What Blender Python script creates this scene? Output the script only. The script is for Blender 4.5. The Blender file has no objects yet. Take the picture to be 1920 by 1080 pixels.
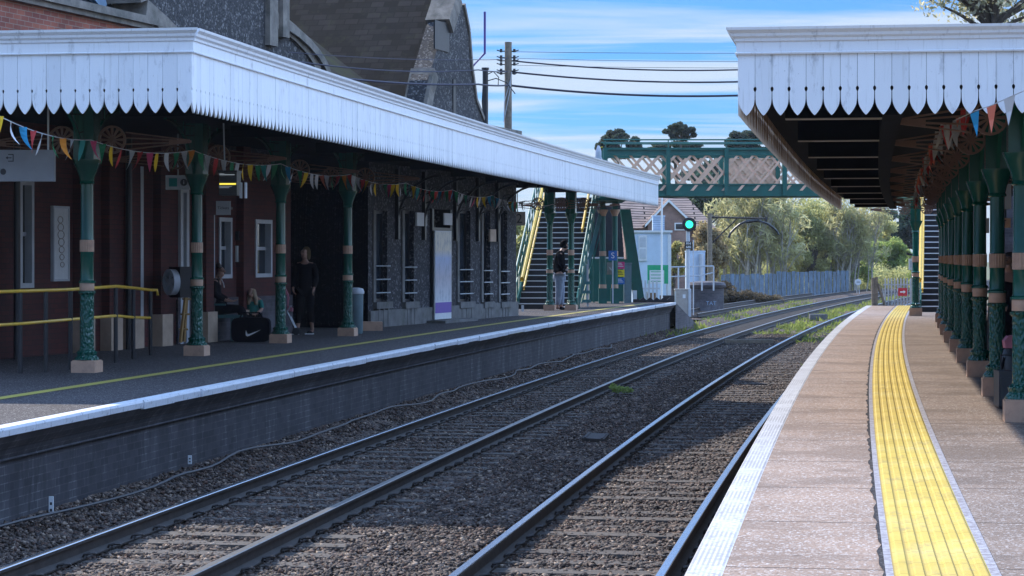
import bpy, math, random
import numpy as np
from mathutils import Matrix, Vector
random.seed(7); rng = np.random.default_rng(11)
SC = bpy.context.scene; COL = SC.collection
R = math.radians
# ------------------------------------------------------------------ camera, sky, sun, exposure
cam_d = bpy.data.cameras.new('camera'); cam = bpy.data.objects.new('camera', cam_d); COL.objects.link(cam)
cam.location = (0, 0, 0); cam.rotation_euler = (R(90), 0, 0)
cam_d.lens = 80.0; cam_d.sensor_width = 36; cam_d.shift_y = -0.0292; cam_d.clip_end = 3000; cam_d.clip_start = .1
SC.camera = cam
SUN_EL, SUN_AZ = 42.0, -41.0            # azimuth clockwise from +Y
SUN_DIR = Vector((math.sin(R(SUN_AZ))*math.cos(R(SUN_EL)), math.cos(R(SUN_AZ))*math.cos(R(SUN_EL)), math.sin(R(SUN_EL))))
world = bpy.data.worlds.new('World'); SC.world = world; world.use_nodes = True
wt = world.node_tree; wt.nodes.clear()
def wn(t, **k):
    n = wt.nodes.new(t)
    for a, b in k.items(): setattr(n, a, b)
    return n
sky = wn('ShaderNodeTexSky', sky_type='NISHITA', sun_disc=False, sun_elevation=R(SUN_EL), sun_rotation=R(SUN_AZ), air_density=1.0, dust_density=0.4, ozone_density=2.0)
tc = wn('ShaderNodeTexCoord'); sep = wn('ShaderNodeSeparateXYZ')
mz = wn('ShaderNodeMath', operation='MAXIMUM'); mz.inputs[1].default_value = 0.02
az_ = wn('ShaderNodeMath', operation='ADD'); az_.inputs[1].default_value = 0.06
dx = wn('ShaderNodeMath', operation='DIVIDE'); dy = wn('ShaderNodeMath', operation='DIVIDE')
cmb = wn('ShaderNodeCombineXYZ'); mp = wn('ShaderNodeMapping'); mp.inputs['Scale'].default_value = (0.6, 1.7, 1); mp.inputs['Location'].default_value = (3.1, 0.55, 0)
nz = wn('ShaderNodeTexNoise'); nz.inputs['Scale'].default_value = 1.0; nz.inputs['Detail'].default_value = 6; nz.inputs['Roughness'].default_value = .55; nz.inputs['Distortion'].default_value = .4
cr = wn('ShaderNodeValToRGB'); cr.color_ramp.elements[0].position = .455; cr.color_ramp.elements[1].position = .64
# more cloud low down, less higher up
low = wn('ShaderNodeMapRange'); low.inputs[1].default_value = .02; low.inputs[2].default_value = .16; low.inputs[1].default_value = .03; low.inputs[2].default_value = .12; low.inputs[3].default_value = .16; low.inputs[4].default_value = -.03
addc = wn('ShaderNodeMath', operation='ADD')
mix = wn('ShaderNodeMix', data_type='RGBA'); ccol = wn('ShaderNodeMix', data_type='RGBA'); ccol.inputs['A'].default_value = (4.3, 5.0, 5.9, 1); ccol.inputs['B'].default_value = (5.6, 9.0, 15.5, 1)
cz_ = wn('ShaderNodeMapRange'); cz_.inputs[1].default_value = .12; cz_.inputs[2].default_value = .5; wt.links.new(sep.outputs['Z'], cz_.inputs[0]); wt.links.new(cz_.outputs[0], ccol.inputs['Factor']); 
rx = wn('ShaderNodeMapRange'); rx.inputs[1].default_value = .25; rx.inputs[2].default_value = .8; rx.inputs[3].default_value = 1; rx.inputs[4].default_value = 1.75; wt.links.new(sep.outputs['X'], rx.inputs[0])  # brighter clouds added out of view on the right to light the left fascia
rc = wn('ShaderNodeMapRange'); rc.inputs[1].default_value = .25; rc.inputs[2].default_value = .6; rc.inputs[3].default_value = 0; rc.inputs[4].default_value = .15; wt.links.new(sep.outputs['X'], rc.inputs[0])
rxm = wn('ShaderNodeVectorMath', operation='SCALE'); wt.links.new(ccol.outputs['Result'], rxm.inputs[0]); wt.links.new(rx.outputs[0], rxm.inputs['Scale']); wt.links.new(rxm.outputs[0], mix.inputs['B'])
hi = wn('ShaderNodeMapRange'); hi.inputs[1].default_value = .14; hi.inputs[2].default_value = .4; hi.inputs[3].default_value = 0; hi.inputs[4].default_value = .12; wt.links.new(sep.outputs['Z'], hi.inputs[0]); addh = wn('ShaderNodeMath', operation='ADD')
mulc = wn('ShaderNodeMath', operation='MULTIPLY'); mulc.inputs[1].default_value = .86
skyg = wn('ShaderNodeMix', data_type='RGBA', blend_type='MULTIPLY'); skyg.inputs['Factor'].default_value = 1; skyg.inputs['B'].default_value = (.19, .45, .90, 1)
bg = wn('ShaderNodeBackground'); bg.inputs['Strength'].default_value = .10; out = wn('ShaderNodeOutputWorld')
L = wt.links.new
L(tc.outputs['Generated'], sep.inputs[0]); L(sep.outputs['Z'], mz.inputs[0]); L(mz.outputs[0], az_.inputs[0])
L(sep.outputs['X'], dx.inputs[0]); L(az_.outputs[0], dx.inputs[1]); L(sep.outputs['Y'], dy.inputs[0]); L(az_.outputs[0], dy.inputs[1])
L(dx.outputs[0], cmb.inputs[0]); L(dy.outputs[0], cmb.inputs[1]); L(cmb.outputs[0], mp.inputs[0]); L(mp.outputs[0], nz.inputs['Vector'])
L(sep.outputs['Z'], low.inputs[0]); L(nz.outputs[0], addc.inputs[0]); L(low.outputs[0], addc.inputs[1]); L(addc.outputs[0], addh.inputs[0]); L(hi.outputs[0], addh.inputs[1]); adr = wn('ShaderNodeMath', operation='ADD'); L(addh.outputs[0], adr.inputs[0]); L(rc.outputs[0], adr.inputs[1]); L(adr.outputs[0], cr.inputs[0])
L(cr.outputs[0], mulc.inputs[0]); L(mulc.outputs[0], mix.inputs['Factor'])
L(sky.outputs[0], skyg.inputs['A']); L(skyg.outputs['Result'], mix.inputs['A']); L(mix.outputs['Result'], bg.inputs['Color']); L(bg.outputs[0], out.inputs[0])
sun_d = bpy.data.lights.new('sun', 'SUN'); sun = bpy.data.objects.new('sun', sun_d); COL.objects.link(sun)
sun_d.energy = 4.0; sun_d.angle = R(.53); sun_d.color = (1, .93, .82)
sun.rotation_euler = (-SUN_DIR).to_track_quat('-Z', 'Y').to_euler(); sun.location = (-20, 40, 30)
SC.view_settings.view_transform = 'Standard'; SC.view_settings.look = 'None'; SC.view_settings.gamma = 1; SC.view_settings.exposure = 0.7
SC.cycles.max_bounces = 6; SC.cycles.diffuse_bounces = 3; SC.cycles.glossy_bounces = 3; SC.cycles.transparent_max_bounces = 8
SC.cycles.caustics_reflective = False; SC.cycles.caustics_refractive = False

# ------------------------------------------------------------------ materials
def srgb(r, g, b):
    f = lambda c: ((c/255)/12.92 if c/255 <= .04045 else ((c/255+.055)/1.055)**2.4)
    return (f(r), f(g), f(b))
class NT:
    def __init__(s, name):
        s.m = bpy.data.materials.new(name); s.m.use_nodes = True; s.t = s.m.node_tree; s.b = s.t.nodes['Principled BSDF']; s.o = s.t.nodes['Material Output']
    def n(s, t, **k):
        n = s.t.nodes.new(t)
        for a, b in k.items():
            if a.startswith('i_'): n.inputs[a[2:].replace('_', ' ')].default_value = b
            else: setattr(n, a, b)
        return n
    def l(s, a, b): s.t.links.new(a, b)
    def coord(s, kind='Object', scale=(1, 1, 1), swap=False):
        t = s.n('ShaderNodeTexCoord')
        o = t.outputs[kind]
        if swap:
            a = s.n('ShaderNodeSeparateXYZ'); c = s.n('ShaderNodeCombineXYZ'); s.l(o, a.inputs[0])
            s.l(a.outputs[0], c.inputs[0]); s.l(a.outputs[2], c.inputs[1]); s.l(a.outputs[1], c.inputs[2]); o = c.outputs[0]
        m = s.n('ShaderNodeMapping'); m.inputs['Scale'].default_value = scale; s.l(o, m.inputs[0]); return m.outputs[0]
    def noise(s, v, scale, detail=4, rough=.55):
        n = s.n('ShaderNodeTexNoise'); n.inputs['Scale'].default_value = scale; n.inputs['Detail'].default_value = detail; n.inputs['Roughness'].default_value = rough
        s.l(v, n.inputs['Vector']); return n.outputs[0]
    def ramp(s, f, stops):
        r = s.n('ShaderNodeValToRGB'); e = r.color_ramp.elements
        while len(e) < len(stops): e.new(.5)
        for q, (p, c) in zip(e, stops): q.position = p; q.color = (*c, 1) if len(c) == 3 else c
        s.l(f, r.inputs[0]); return r.outputs[0]
    def mixc(s, fac, a, b, mode='MIX'):
        m = s.n('ShaderNodeMix', data_type='RGBA', blend_type=mode)
        for sock, v in (('Factor', fac), ('A', a), ('B', b)):
            if isinstance(v, (int, float)): m.inputs[sock].default_value = v
            elif isinstance(v, tuple): m.inputs[sock].default_value = (*v, 1) if len(v) == 3 else v
            else: s.l(v, m.inputs[sock])
        return m.outputs['Result']
    def bump(s, h, strength=.5, dist=.01):
        b = s.n('ShaderNodeBump'); b.inputs['Strength'].default_value = strength; b.inputs['Distance'].default_value = dist
        s.l(h, b.inputs['Height']); s.l(b.outputs[0], s.b.inputs['Normal'])
    def base(s, c):
        if isinstance(c, tuple): s.b.inputs['Base Color'].default_value = (*c, 1)
        else: s.l(c, s.b.inputs['Base Color'])
    def rough(s, v):
        if isinstance(v, (int, float)): s.b.inputs['Roughness'].default_value = v
        else: s.l(v, s.b.inputs['Roughness'])
def paint(name, c, rough=.5, var=.18, scale=6, bump=.0, metal=0, spec=.5, dirt=None):
    t = NT(name); v = t.coord(); n = t.noise(v, scale, 5)
    lo = tuple(x*(1-var) for x in c); hi = tuple(min(1, x*(1+var)) for x in c)
    col = t.ramp(n, [(.3, lo), (.7, hi)])
    if dirt:
        n2 = t.noise(v, scale*.45, 8, .7); f = t.ramp(n2, [(.52, (0, 0, 0)), (.68, (1, 1, 1))]); col = t.mixc(f, col, dirt)
    t.base(col); t.rough(rough); t.b.inputs['Metallic'].default_value = metal; t.b.inputs['Specular IOR Level'].default_value = spec
    if bump: t.bump(t.noise(v, scale*8, 3), bump, .01)
    return t.m
M = {}
M['white'] = paint('white_paint', (.72, .74, .78), .45, .05, 3, .05, dirt=(.55, .55, .55))
def m_fascia():
    t = NT('fascia_white_paint'); v = t.coord('Object', (3, 3, 1)); n = t.noise(v, 3, 8, .7)
    col = t.ramp(n, [(.33, (.56, .57, .60)), (.42, (.79, .81, .85)), (1, (.83, .85, .88))])
    sp = t.noise(t.coord('Object', (1, 1, 1)), 40, 2); col = t.mixc(t.ramp(sp, [(.74, (0, 0, 0)), (.8, (.7, .7, .7))]), col, (.32, .33, .36))
    g_ = t.n('ShaderNodeNewGeometry'); col = t.mixc(1, col, t.ramp(g_.outputs['Random Per Island'], [(0, (.86, .87, .88)), (.3, (.96, .96, .96)), (1, (1, 1, 1))]), 'MULTIPLY')
    st = t.noise(t.coord('Object', (9, 9, .5)), 4, 6, .7); col = t.mixc(t.ramp(st, [(.56, (0, 0, 0)), (.72, (.45, .45, .45))]), col, (.42, .42, .40))
    t.base(col); t.rough(.42); t.bump(t.noise(t.coord('Object', (8, 8, 1)), 20, 3), .15, .004); return t.m
M['fascia'] = m_fascia()
M['fascia_in'] = paint('bare_board_backing', (.34, .22, .155), .7, .3, 9, .3)
M['green'] = paint('dark_green_gloss', (.004, .085, .058), .22, .15, 5, .05)
def m_relief():
    t = NT('green_relief_iron'); v = t.coord('Object', (1, 1, .55)); vo = t.n('ShaderNodeTexVoronoi', feature='SMOOTH_F1'); vo.inputs['Scale'].default_value = 44; t.l(v, vo.inputs['Vector'])
    t.base((.004, .075, .052)); t.rough(.16); t.bump(vo.outputs['Distance'], 1.0, .028); return t.m
M['relief'] = m_relief()
M['cream'] = paint('tan_cream_paint', (.50, .31, .21), .5, .14, 6, .1, dirt=(.34, .21, .15))
M['bracket'] = paint('tan_bracket_paint', (.17, .085, .055), .5, .12, 7)
M['stonecream'] = paint('cream_painted_plinth', (.46, .34, .25), .7, .2, 4, .3)
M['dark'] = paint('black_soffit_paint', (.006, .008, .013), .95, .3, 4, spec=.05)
M['darksat'] = paint('near_black_paint', (.012, .013, .018), .4, .2, 8)
M['yellow'] = paint('yellow_handrail_paint', (.72, .44, .03), .3, .12, 10)
M['green2'] = paint('bridge_green_paint', (.008, .105, .085), .4, .15, 4, .05)
M['tealpaint'] = paint('pale_teal_paint', (.05, .17, .18), .4, .15, 6)
M['bridgetan'] = paint('bridge_tan_paint', (.74, .47, .33), .6, .15, 6)
M['rust'] = paint('rail_rust', (.035, .026, .022), .75, .4, 9, .3)
M['polish'] = paint('polished_rail_steel', (.62, .64, .67), .24, .08, 20, 0, metal=1)
M['dullsteel'] = paint('dull_rail_steel', (.30, .28, .26), .38, .15, 20, 0, metal=1)
M['clip'] = paint('rusty_clip', (.03, .024, .022), .5, .3, 20, metal=.4)
M['sleeper'] = paint('weathered_sleeper', (.075, .062, .054), .9, .35, 7, .5)
M['steel'] = paint('galvanised_steel', (.42, .45, .47), .4, .15, 12, 0, metal=.5)
M['signgrey'] = paint('hanging_sign_grey', (.26, .27, .29), .5, .1, 4)
M['palegrey'] = paint('pale_grey_paint', (.45, .48, .52), .5, .1, 4)
M['cabinet'] = paint('beige_cabinet_paint', (.34, .31, .28), .6, .12, 4, dirt=(.2, .17, .14))
M['shed'] = paint('pale_blue_shed_paint', (.50, .60, .72), .5, .08, 2, dirt=(.42, .5, .58))
M['wood'] = paint('weathered_timber', (.20, .16, .12), .85, .35, 10, .6)
M['stepwood'] = paint('varnished_timber', (.36, .22, .08), .5, .2, 8)
M['stone'] = paint('lichened_limestone', (.20, .175, .15), .9, .35, 5, .6, dirt=(.10, .095, .08))
M['lead'] = paint('blue_grey_lead', (.20, .30, .42), .5, .25, 6, .2)
M['glass'] = paint('dark_window_glass', (.02, .03, .045), .08, .3, 2, 0, spec=.8)
M['paper'] = paint('white_notice_paper', (.62, .64, .66), .6, .06, 10)
M['concrete'] = paint('aged_concrete', (.15, .145, .14), .9, .3, 4, .5, dirt=(.08, .085, .065))
M['darkcase'] = paint('dark_case_shell', (.035, .042, .05), .5, .15, 6)
M['binmat'] = paint('grey_bin_plastic', (.13, .19, .21), .5, .15, 6)
M['navy'] = paint('black_fabric', (.005, .005, .008), .95, .3, 20, spec=.08)
M['skin'] = paint('skin', (.34, .19, .14), .5, .08, 10)
M['jeans'] = paint('pale_denim', (.22, .26, .33), .9, .2, 14)
M['hair'] = paint('dark_hair', (.03, .02, .018), .6, .3, 30)
M['fair'] = paint('fair_hair', (.25, .17, .10), .6, .3, 30)
M['teal'] = paint('teal_fabric', (.02, .16, .14), .9, .15, 14)
M['red'] = paint('red_plastic', (.55, .03, .05), .5, .15, 8)
M['pink'] = paint('pink_fabric', (.42, .14, .19), .7, .2, 8)
M['blue'] = paint('sign_blue', (.02, .13, .42), .4, .08, 8)
M['signgreen'] = paint('sign_green', (.01, .33, .15), .4, .08, 8)
M['signyellow'] = paint('sign_yellow', (.80, .62, .02), .4, .08, 8)
M['magenta'] = paint('sign_magenta', (.62, .05, .18), .4, .08, 8)
M['black'] = paint('sign_black', (.01, .01, .012), .5, .1, 8)
M['textwhite'] = paint('lettering_white', (.8, .8, .8), .5, .02, 8)
M['textdark'] = paint('lettering_dark', (.03, .03, .035), .6, .1, 8)
M['purple'] = paint('poster_purple', (.12, .06, .36), .5, .05, 8)
M['wire'] = paint('cable_black', (.02, .015, .04), .6, .2, 8)
M['pipe'] = paint('indigo_pipe', (.08, .06, .28), .4, .1, 8)
M['slab'] = paint('roof_slab_felt', (.10, .10, .11), .9, .2, 3)
M['benchm'] = paint('blue_green_bench_paint', (.03, .12, .13), .4, .15, 8)
M['sheet'] = paint('pale_plastic_sheet', (.60, .58, .66), .5, .15, 6, .4)
M['bark'] = paint('grey_bark', (.13, .105, .085), .9, .4, 12, .5)
M['birch'] = paint('pale_bark', (.34, .31, .25), .85, .3, 10, .4)
for nm, c in dict(f_yellow=(.75, .48, .03), f_white=(.55, .55, .57), f_blue=(.03, .25, .45), f_red=(.55, .06, .06), f_coral=(.72, .20, .13), f_green=(.03, .22, .10), f_orange=(.70, .26, .04), f_teal=(.04, .28, .26), f_pink=(.6, .08, .18)).items():
    t = NT('pennant_' + nm[2:]); t.base(c); t.rough(.7); t.b.inputs['Specular IOR Level'].default_value = .2; M[nm] = t.m

def m_brick(name, c1, c2, mortar, scale=1, bw=.225, bh=.075, stain=None, bumps=.5):
    t = NT(name); v = t.coord('Object', (1, 1, 1), swap=True)
    b = t.n('ShaderNodeTexBrick'); b.inputs['Scale'].default_value = 1; b.inputs['Brick Width'].default_value = bw; b.inputs['Row Height'].default_value = bh
    b.inputs['Mortar Size'].default_value = .006; b.inputs['Mortar Smooth'].default_value = .3; b.inputs['Bias'].default_value = 0
    b.inputs['Color1'].default_value = (*c1, 1); b.inputs['Color2'].default_value = (*c2, 1); b.inputs['Mortar'].default_value = (*mortar, 1)
    t.l(v, b.inputs['Vector']); n = t.noise(v, 1.3, 8, .65)
    col = t.mixc(.65, b.outputs['Color'], t.ramp(n, [(.3, (.45, .45, .45)), (.7, (1.25, 1.25, 1.25))]), 'MULTIPLY')
    if stain: col = t.mixc(t.ramp(t.noise(v, .9, 9, .75), [(.5, (0, 0, 0)), (.66, (.85, .85, .85))]), col, stain)
    t.base(col); t.rough(.85); t.bump(b.outputs['Fac'], -bumps, .008); return t.m
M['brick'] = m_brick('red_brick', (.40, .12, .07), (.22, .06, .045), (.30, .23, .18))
M['brickw'] = m_brick('blackened_brick', (.085, .075, .085), (.05, .045, .055), (.10, .09, .095), stain=(.15, .15, .17))
M['housebrick'] = m_brick('pale_house_brick', (.34, .19, .15), (.27, .16, .13), (.25, .2, .17))
def m_painted_red():
    t = NT('painted_red_render'); v = t.coord(); n = t.noise(v, .8, 7, .6)
    t.base(t.ramp(n, [(.3, (.14, .028, .028)), (.7, (.26, .05, .045))])); t.rough(.6); t.bump(t.noise(v, 30, 3), .2, .004); return t.m
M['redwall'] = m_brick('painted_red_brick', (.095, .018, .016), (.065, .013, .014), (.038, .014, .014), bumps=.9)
def m_flint(name, dark, light, mort, sc=11):
    t = NT(name); v = t.coord('Object', (1, 1, 1.15)); nv = t.n('ShaderNodeTexNoise'); nv.inputs['Scale'].default_value = 9; t.l(v, nv.inputs['Vector'])
    vv = t.mixc(.10, v, nv.outputs['Color'])
    vo = t.n('ShaderNodeTexVoronoi'); vo.inputs['Scale'].default_value = sc; t.l(vv, vo.inputs['Vector'])
    ve = t.n('ShaderNodeTexVoronoi', feature='DISTANCE_TO_EDGE'); ve.inputs['Scale'].default_value = sc; t.l(vv, ve.inputs['Vector'])
    s = t.n('ShaderNodeSeparateColor'); t.l(vo.outputs['Color'], s.inputs[0])
    col = t.ramp(s.outputs[0], [(0, dark), (.68, tuple(x*2.2 for x in dark)), (.86, light), (1, tuple(min(1, x*1.5) for x in light))])
    e = t.ramp(ve.outputs['Distance'], [(.02, (1, 1, 1)), (.09, (0, 0, 0))]); col = t.mixc(e, col, mort)
    t.base(col); t.rough(.75); t.b.inputs['Specular IOR Level'].default_value = .3; t.bump(ve.outputs['Distance'], .5, .02); return t.m
M['flint'] = m_flint('knapped_flint', (.018, .018, .022), (.13, .125, .125), (.062, .056, .05), 24)
M['flint2'] = m_flint('rendered_flint_wall', (.014, .015, .020), (.12, .12, .13), (.035, .034, .036), 24)
def m_tiles(name, c1, c2, moss=None, bw=.17, bh=.11, moss_amt=.56, ms=.075):
    t = NT(name); v = t.coord('UV'); b = t.n('ShaderNodeTexBrick'); b.inputs['Scale'].default_value = 1
    b.inputs['Brick Width'].default_value = bw; b.inputs['Row Height'].default_value = bh; b.inputs['Mortar Size'].default_value = bh*ms; b.inputs['Bias'].default_value = -.1
    b.inputs['Color1'].default_value = (*c1, 1); b.inputs['Color2'].default_value = (*c2, 1); b.inputs['Mortar'].default_value = (.008, .008, .01, 1)  # near-black joints also paint in the shadow under each tile course
    t.l(v, b.inputs['Vector']); n = t.noise(v, 1.1, 8, .7); col = t.mixc(.7, b.outputs['Color'], t.ramp(n, [(.3, (.5, .5, .5)), (.7, (1.3, 1.3, 1.3))]), 'MULTIPLY')
    if moss: col = t.mixc(t.ramp(t.noise(v, 2.2, 8, .7), [(moss_amt-.1, (0, 0, 0)), (moss_amt+.1, (1, 1, 1))]), col, moss)
    t.base(col); t.rough(.9); t.b.inputs['Specular IOR Level'].default_value = .15
    s = t.n('ShaderNodeSeparateXYZ'); t.l(v, s.inputs[0]); fr = t.n('ShaderNodeMath', operation='DIVIDE'); fr.inputs[1].default_value = bh; t.l(s.outputs[1], fr.inputs[0])
    f2 = t.n('ShaderNodeMath', operation='FRACT'); t.l(fr.outputs[0], f2.inputs[0]); t.bump(f2.outputs[0], -1.0, .03); return t.m
M['tiles'] = m_tiles('clay_roof_tiles', (.008, .009, .011), (.032, .030, .031), (.03, .034, .02), .34, .19, moss_amt=.64)
M['mosstiles'] = m_tiles('mossy_roof_tiles', (.016, .016, .017), (.028, .027, .026), (.028, .036, .012), .34, .19, moss_amt=.52)
M['slate'] = m_tiles('dark_slates', (.02, .022, .028), (.035, .037, .045), None, .25, .2)
M['housetiles'] = m_tiles('pale_brown_house_tiles', (.34, .25, .21), (.26, .20, .18), None, 3.0, .34, ms=.14)
def m_tarmac(name, base, spark=.55, joints=True, joint_off=0.0):
    t = NT(name); v = t.coord('UV'); n = t.noise(v, .9, 7, .65); n2 = t.noise(v, 90, 2, .5)
    col = t.ramp(n, [(.32, tuple(x*.72 for x in base)), (.68, tuple(x*1.18 for x in base))])
    vo = t.n('ShaderNodeTexVoronoi'); vo.inputs['Scale'].default_value = 80; t.l(v, vo.inputs['Vector'])
    s = t.n('ShaderNodeSeparateColor'); t.l(vo.outputs['Color'], s.inputs[0])
    f = t.ramp(s.outputs[0], [(.80, (0, 0, 0)), (.9, (1, 1, 1))])
    col = t.mixc(t.mixc(spark, (0, 0, 0), f), col, (.62, .58, .56))
    col = t.mixc(t.ramp(s.outputs[1], [(.1, (.6, .6, .6)), (.2, (0, 0, 0))]), col, tuple(x*.45 for x in base))
    if joints:
        pt = t.n('ShaderNodeMapping'); pt.inputs['Scale'].default_value = (.35, .55, 1); t.l(v, pt.inputs[0]); pv = t.noise(pt.outputs[0], 1.2, 9, .72)
        col = t.mixc(t.ramp(pv, [(.53, (0, 0, 0)), (.56, (.55, .55, .55))]), col, tuple(x*.62 for x in base)); col = t.mixc(t.ramp(t.noise(v, 6, 8, .8), [(.60, (0, 0, 0)), (.68, (.5, .5, .5))]), col, tuple(x*1.5 for x in base))
        gm = t.n('ShaderNodeTexVoronoi'); gm.inputs['Scale'].default_value = 2.6; t.l(v, gm.inputs['Vector']); col = t.mixc(t.ramp(gm.outputs['Distance'], [(.045, (.8, .8, .8)), (.06, (0, 0, 0))]), col, tuple(x*.4 for x in base))
        b = t.n('ShaderNodeTexBrick'); b.offset = 0; b.inputs['Scale'].default_value = 1; b.inputs['Brick Width'].default_value = 40; b.inputs['Row Height'].default_value = 1.85
        b.inputs['Mortar Size'].default_value = .012; b.inputs['Color1'].default_value = (0, 0, 0, 1); b.inputs['Color2'].default_value = (0, 0, 0, 1); b.inputs['Mortar'].default_value = (1, 1, 1, 1)
        dn = t.n('ShaderNodeTexNoise'); dn.inputs['Scale'].default_value = 3; t.l(v, dn.inputs['Vector']); t.l(t.mixc(.05, v, dn.outputs['Color'], 'ADD'), b.inputs['Vector'])
        col = t.mixc(b.outputs['Color'], col, tuple(x*.25 for x in base))
    t.base(col); t.rough(t.ramp(n, [(.3, (.7, .7, .7)), (.7, (.85, .85, .85))])); t.b.inputs['Specular IOR Level'].default_value = .2; t.bump(n2, .7, .008); return t.m
M['tarmac_r'] = m_tarmac('pinkish_platform_tarmac', (.30, .212, .162), .6)
M['tarmac_r2'] = m_tarmac('brown_platform_tarmac', (.215, .158, .125), .45)
M['tarmac_l'] = m_tarmac('grey_platform_tarmac', (.052, .044, .046), .3, False)
M['crack'] = m_tarmac('dark_joint_grit', (.03, .026, .028), .15, False)
def m_worn(name, paintc, under, amt=.55, sc=14, groove=False):
    t = NT(name); v = t.coord('UV'); n = t.noise(v, sc, 8, .7)
    f = t.ramp(n, [(amt-.05, (0, 0, 0)), (amt+.05, (1, 1, 1))])
    col = t.mixc(f, t.ramp(t.noise(v, 2.5, 5), [(.3, tuple(x*.82 for x in paintc)), (.7, paintc)]), under)
    if groove:
        s = t.n('ShaderNodeSeparateXYZ'); t.l(v, s.inputs[0]); m = t.n('ShaderNodeMath', operation='MULTIPLY'); m.inputs[1].default_value = 42; t.l(s.outputs[0], m.inputs[0])
        g = t.n('ShaderNodeMath', operation='FRACT'); t.l(m.outputs[0], g.inputs[0]); gf = t.ramp(g.outputs[0], [(.42, (0, 0, 0)), (.5, (.7, .7, .7)), (.9, (.7, .7, .7)), (1, (0, 0, 0))])
        gm = t.ramp(t.noise(v, 1.6, 4, .6), [(.40, (0, 0, 0)), (.55, (1, 1, 1))]); g2 = t.mixc(1.0, gf, gm, 'MULTIPLY')
        col = t.mixc(g2, col, under); t.bump(g.outputs[0], .3, .004)
    t.base(col); t.rough(.6)
    return t.m
M['whiteedge'] = m_worn('worn_white_edge_paint', (.54, .53, .54), (.24, .22, .22), .57, 22, True)
M['whitenose'] = m_worn('white_coping_paint', (.66, .67, .71), (.20, .20, .21), .60, 15)
M['yellowline'] = m_worn('faded_yellow_line', (.40, .34, .07), (.16, .14, .10), .64, 10)
def m_tactile():
    t = NT('yellow_tactile_paving'); v = t.coord('UV'); n = t.noise(v, 1.3, 8, .7); n2 = t.noise(v, 14, 8, .75)
    col = t.ramp(n, [(.3, (.46, .32, .06)), (.5, (.55, .40, .085)), (.62, (.56, .43, .13)), (.75, (.56, .46, .2))])
    col = t.mixc(t.ramp(n2, [(.56, (0, 0, 0)), (.70, (.8, .8, .8))]), col, (.36, .28, .14))
    b = t.n('ShaderNodeTexBrick'); b.offset = 0; b.inputs['Scale'].default_value = 1; b.inputs['Brick Width'].default_value = 40; b.inputs['Row Height'].default_value = .4; b.inputs['Mortar Size'].default_value = .004
    b.inputs['Color1'].default_value = (1, 1, 1, 1); b.inputs['Color2'].default_value = (.90, .90, .90, 1); b.inputs['Mortar'].default_value = (.45, .42, .35, 1); t.l(v, b.inputs['Vector']); col = t.mixc(1, col, b.outputs['Color'], 'MULTIPLY')
    s = t.n('ShaderNodeSeparateXYZ'); t.l(v, s.inputs[0]); m = t.n('ShaderNodeMath', operation='MULTIPLY_ADD'); m.inputs[1].default_value = 1/.0745; m.inputs[2].default_value = .0; t.l(s.outputs[0], m.inputs[0]); fr = t.n('ShaderNodeMath', operation='FRACT'); t.l(m.outputs[0], fr.inputs[0])
    col = t.mixc(t.ramp(fr.outputs[0], [(.06, (.75, .75, .75)), (.16, (0, 0, 0)), (.88, (0, 0, 0)), (.96, (.75, .75, .75))]), col, (.30, .21, .06))
    gr = t.noise(t.coord('UV', (1, .5, 1)), 4.5, 9, .78); col = t.mixc(t.ramp(gr, [(.53, (0, 0, 0)), (.66, (.6, .6, .6))]), col, (.22, .17, .10))
    t.base(col); t.rough(.7); t.b.inputs['Specular IOR Level'].default_value = .25; return t.m
M['tactile'] = m_tactile()
M['mortarstrip'] = m_worn('pale_mortar_strip', (.40, .38, .40), (.22, .19, .2), .5, 22)
def m_ballast():
    t = NT('ballast_stone'); gi = t.n('ShaderNodeObjectInfo'); v = t.coord('Object'); vo = t.n('ShaderNodeTexVoronoi'); vo.inputs['Scale'].default_value = 18; t.l(v, vo.inputs['Vector'])
    s = t.n('ShaderNodeSeparateColor'); t.l(vo.outputs['Color'], s.inputs[0])
    col = t.ramp(s.outputs[0], [(0, (.028, .018, .015)), (.5, (.062, .041, .030)), (.85, (.12, .08, .058)), (1, (.22, .155, .11))])
    n = t.noise(v, .35, 6, .6); col = t.mixc(.8, col, t.ramp(n, [(.35, (.7, .62, .62)), (.65, (1.15, 1.1, 1.05))]), 'MULTIPLY')
    t.base(col); t.rough(.85); t.bump(vo.outputs['Distance'], 1.0, .06); return t.m
M['ballast'] = m_ballast()
def m_stone_attr():
    t = NT('ballast_chips'); a = t.n('ShaderNodeAttribute'); a.attribute_name = 'tint'
    col = t.ramp(a.outputs['Fac'], [(0, (.026, .017, .014)), (.3, (.055, .035, .026)), (.5, (.10, .05, .032)), (.62, (.065, .046, .038)), (.86, (.15, .105, .08)), (1, (.32, .24, .18))])
    t.base(col); t.rough(.8); t.bump(t.noise(t.coord(), 60, 3), .4, .01); return t.m
M['chips'] = m_stone_attr()
def m_ground():
    t = NT('rough_verge_ground'); v = t.coord(); n = t.noise(v, .22, 8, .65); n2 = t.noise(v, 3, 5, .6)
    col = t.ramp(n, [(.38, (.13, .105, .08)), (.5, (.12, .12, .05)), (.62, (.09, .13, .035))]); col = t.mixc(.6, col, t.ramp(n2, [(.3, (.5, .5, .5)), (.7, (1.3, 1.3, 1.3))]), 'MULTIPLY')
    t.base(col); t.rough(.95); t.bump(n2, .6, .1); return t.m
M['ground'] = m_ground()
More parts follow.
